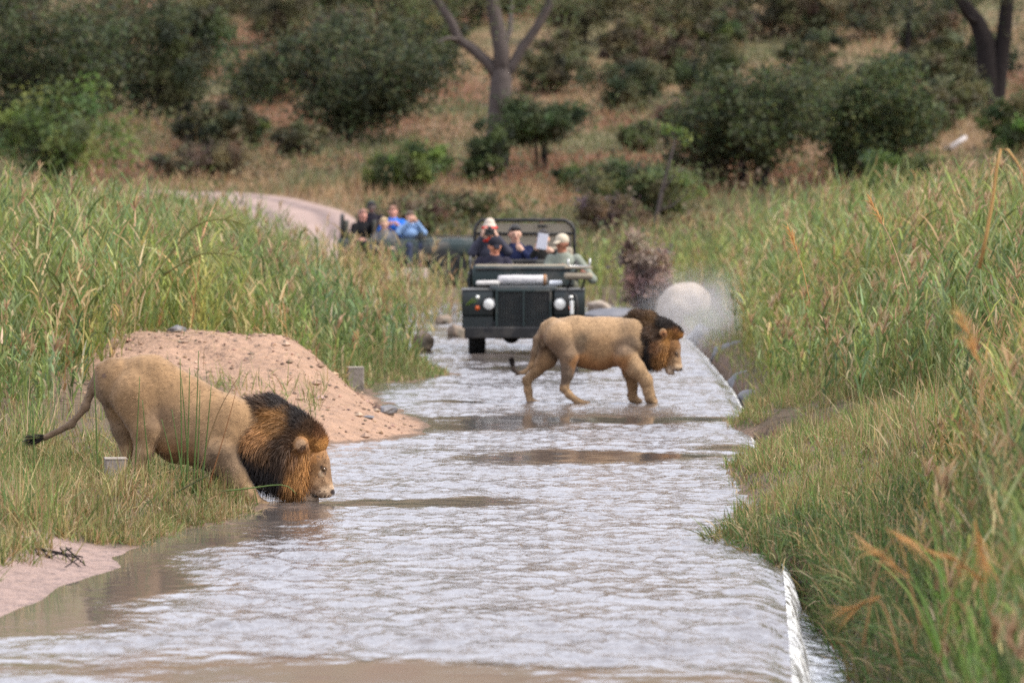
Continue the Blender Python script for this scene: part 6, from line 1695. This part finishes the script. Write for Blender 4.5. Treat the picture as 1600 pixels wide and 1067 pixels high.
# spray hanging over the fall
def puff(name, label, c, r, dens, seed):
    bm = bmesh.new(); bmesh.ops.create_icosphere(bm, subdivisions=3, radius=1.0)
    me = bpy.data.meshes.new(name); bm.to_mesh(me); bm.free()
    o = link(name, me, None, None, c)
    o.scale = r
    m = bpy.data.materials.new(name); m.use_nodes = True
    nt = m.node_tree; nt.nodes.clear()
    N, Lk = nt.nodes.new, nt.links.new
    out = N('ShaderNodeOutputMaterial'); pv = N('ShaderNodeVolumePrincipled')
    pv.inputs['Color'].default_value = (0.92, 0.92, 0.93, 1); pv.inputs['Anisotropy'].default_value = 0.2
    tc = N('ShaderNodeTexCoord'); ln = N('ShaderNodeVectorMath'); ln.operation = 'LENGTH'
    Lk(tc.outputs['Object'], ln.inputs[0])
    mr = N('ShaderNodeMapRange'); mr.interpolation_type = 'SMOOTHSTEP'
    mr.inputs['From Min'].default_value = 1.0; mr.inputs['From Max'].default_value = 0.15
    mr.inputs['To Min'].default_value = 0.0; mr.inputs['To Max'].default_value = dens
    Lk(ln.outputs['Value'], mr.inputs['Value'])
    n = N('ShaderNodeTexNoise'); n.inputs['Scale'].default_value = 2.2; n.inputs['Detail'].default_value = 3
    Lk(tc.outputs['Object'], n.inputs['Vector'])
    m2 = N('ShaderNodeMapRange'); m2.inputs['From Min'].default_value = 0.3; m2.inputs['From Max'].default_value = 0.7
    m2.inputs['To Min'].default_value = 0.35; m2.inputs['To Max'].default_value = 1.3
    Lk(n.outputs['Fac'], m2.inputs['Value'])
    mu = N('ShaderNodeMath'); mu.operation = 'MULTIPLY'
    Lk(mr.outputs[0], mu.inputs[0]); Lk(m2.outputs[0], mu.inputs[1]); Lk(mu.outputs[0], pv.inputs['Density'])
    Lk(pv.outputs[0], out.inputs['Volume'])
    me.materials.append(m)
    return tag(o, label, 'spray', kind='stuff')


p = at(1085, 510, 90)
puff('spray', 'pale spray drifting over the fall right of the walking lion', (p.x + 0.15, 90, 0.35), (1.35, 8.0, 0.95), 0.085, 1)
for k, (px, py, Y, sx, sz, lb) in enumerate([(1150, 600, 74, 0.20, 0.20, 'rounded grey rock half under the fall behind the walking lion'), (1120, 545, 87, 0.22, 0.22, 'dark rock wet with spray along the causeway lip'), (1180, 630, 65.5, 0.16, 0.14, 'small dark rock under the grass tuft at the lip'), (1160, 575, 79, 0.22, 0.26, 'slaty rock between the fall and the right reeds'), (1095, 505, 98, 0.25, 0.2, 'low grey rock in front of the pale boulder')]):
    rock(lb, (at(px, py, Y).x + 0.1, Y, -0.18), (sx, 0.4, sz), M_ROCKD, 21 + k)
X = RNG.uniform(2.6, 3.6, 5000); Y = RNG.uniform(63, 112, 5000)
dr = X - xr(Y)
keep = (dr > -0.05) & (dr < 0.5)
X, Y = X[keep][:1800], Y[keep][:1800]
stuff('bank_grass', tufts(X, Y, RNG.uniform(0.1, 0.35, len(X)), GREEN[:3] + YG[:2], 0.2, width=0.014), 'short grass between the wet rocks under the right reeds')
X = RNG.uniform(-3.0, -0.9, 70); Y = RNG.uniform(98, 113, 70)
stuff('sparse_reeds', reed_mass(X, Y, RNG.uniform(0.8, 1.35, 70), dry=0.3, plume=0.15, nleaf=8), 'thin reeds standing before the far truck bonnet', 'reeds')

# clods, pebbles and litter on the sand
n = 1500
X = RNG.uniform(-5.2, -0.9, n); Y = RNG.uniform(52, 67, n)
k = (xl(Y) - X > 0.05) & ((mound(X, Y) > 0.12) | (Y > 54) & (X > -2.2))
X, Y = X[k], Y[k]
n = len(X)
r = RNG.uniform(0.006, 0.022, n) * (1 + 1.2 * (RNG.uniform(0, 1, n) > 0.93))
oc = np.array([(1, 0, 0), (0, 1, 0), (-1, 0, 0), (0, -1, 0), (0, 0, 1), (0, 0, -1)], float)
of = np.array([(0, 1, 4), (1, 2, 4), (2, 3, 4), (3, 0, 4), (1, 0, 5), (2, 1, 5), (3, 2, 5), (0, 3, 5)])
Vc = (oc[None] * (1 + RNG.normal(0, 0.25, (n, 6, 1))) * r[:, None, None] * np.array([1.2, 1.6, 0.7]) + np.column_stack([X, Y, height(X, Y) + r * 0.3])[:, None, :]).reshape(-1, 3)
Fc_ = (np.arange(n)[:, None, None] * 6 + of[None]).reshape(-1, 3)
cc = np.repeat(pick([(0.30, 0.19, 0.13), (0.20, 0.13, 0.09), (0.12, 0.09, 0.07), (0.36, 0.25, 0.18)], n), 6, 0)
tag(link('pebbles', np_mesh('pebbles', Vc, Fc_, cols=cc), mat_vcol('clod', rough=0.95, spec=0.1)), 'small clods and pebbles strewn over the sand mound', 'pebbles', kind='stuff')
n = 260
X = RNG.uniform(-4.6, -1.2, n); Y = RNG.uniform(54, 66, n)
k = (xl(Y) - X > 0.15)
X, Y = X[k], Y[k]; n = len(X)
az = RNG.uniform(0, 2 * np.pi, n)
d = unit(np.column_stack([np.cos(az), np.sin(az), RNG.uniform(-0.05, 0.25, n)]))
st = strips(np.column_stack([X, Y, height(X, Y) + 0.02]), d, RNG.uniform(0.1, 0.5, n), np.full(n, 0.009), RNG.uniform(0, 0.2, n), pick(DRY + [(0.14, 0.10, 0.06)], n), segs=3)
stuff('litter', st, 'fallen dry stems lying on the sand mound', 'litter')
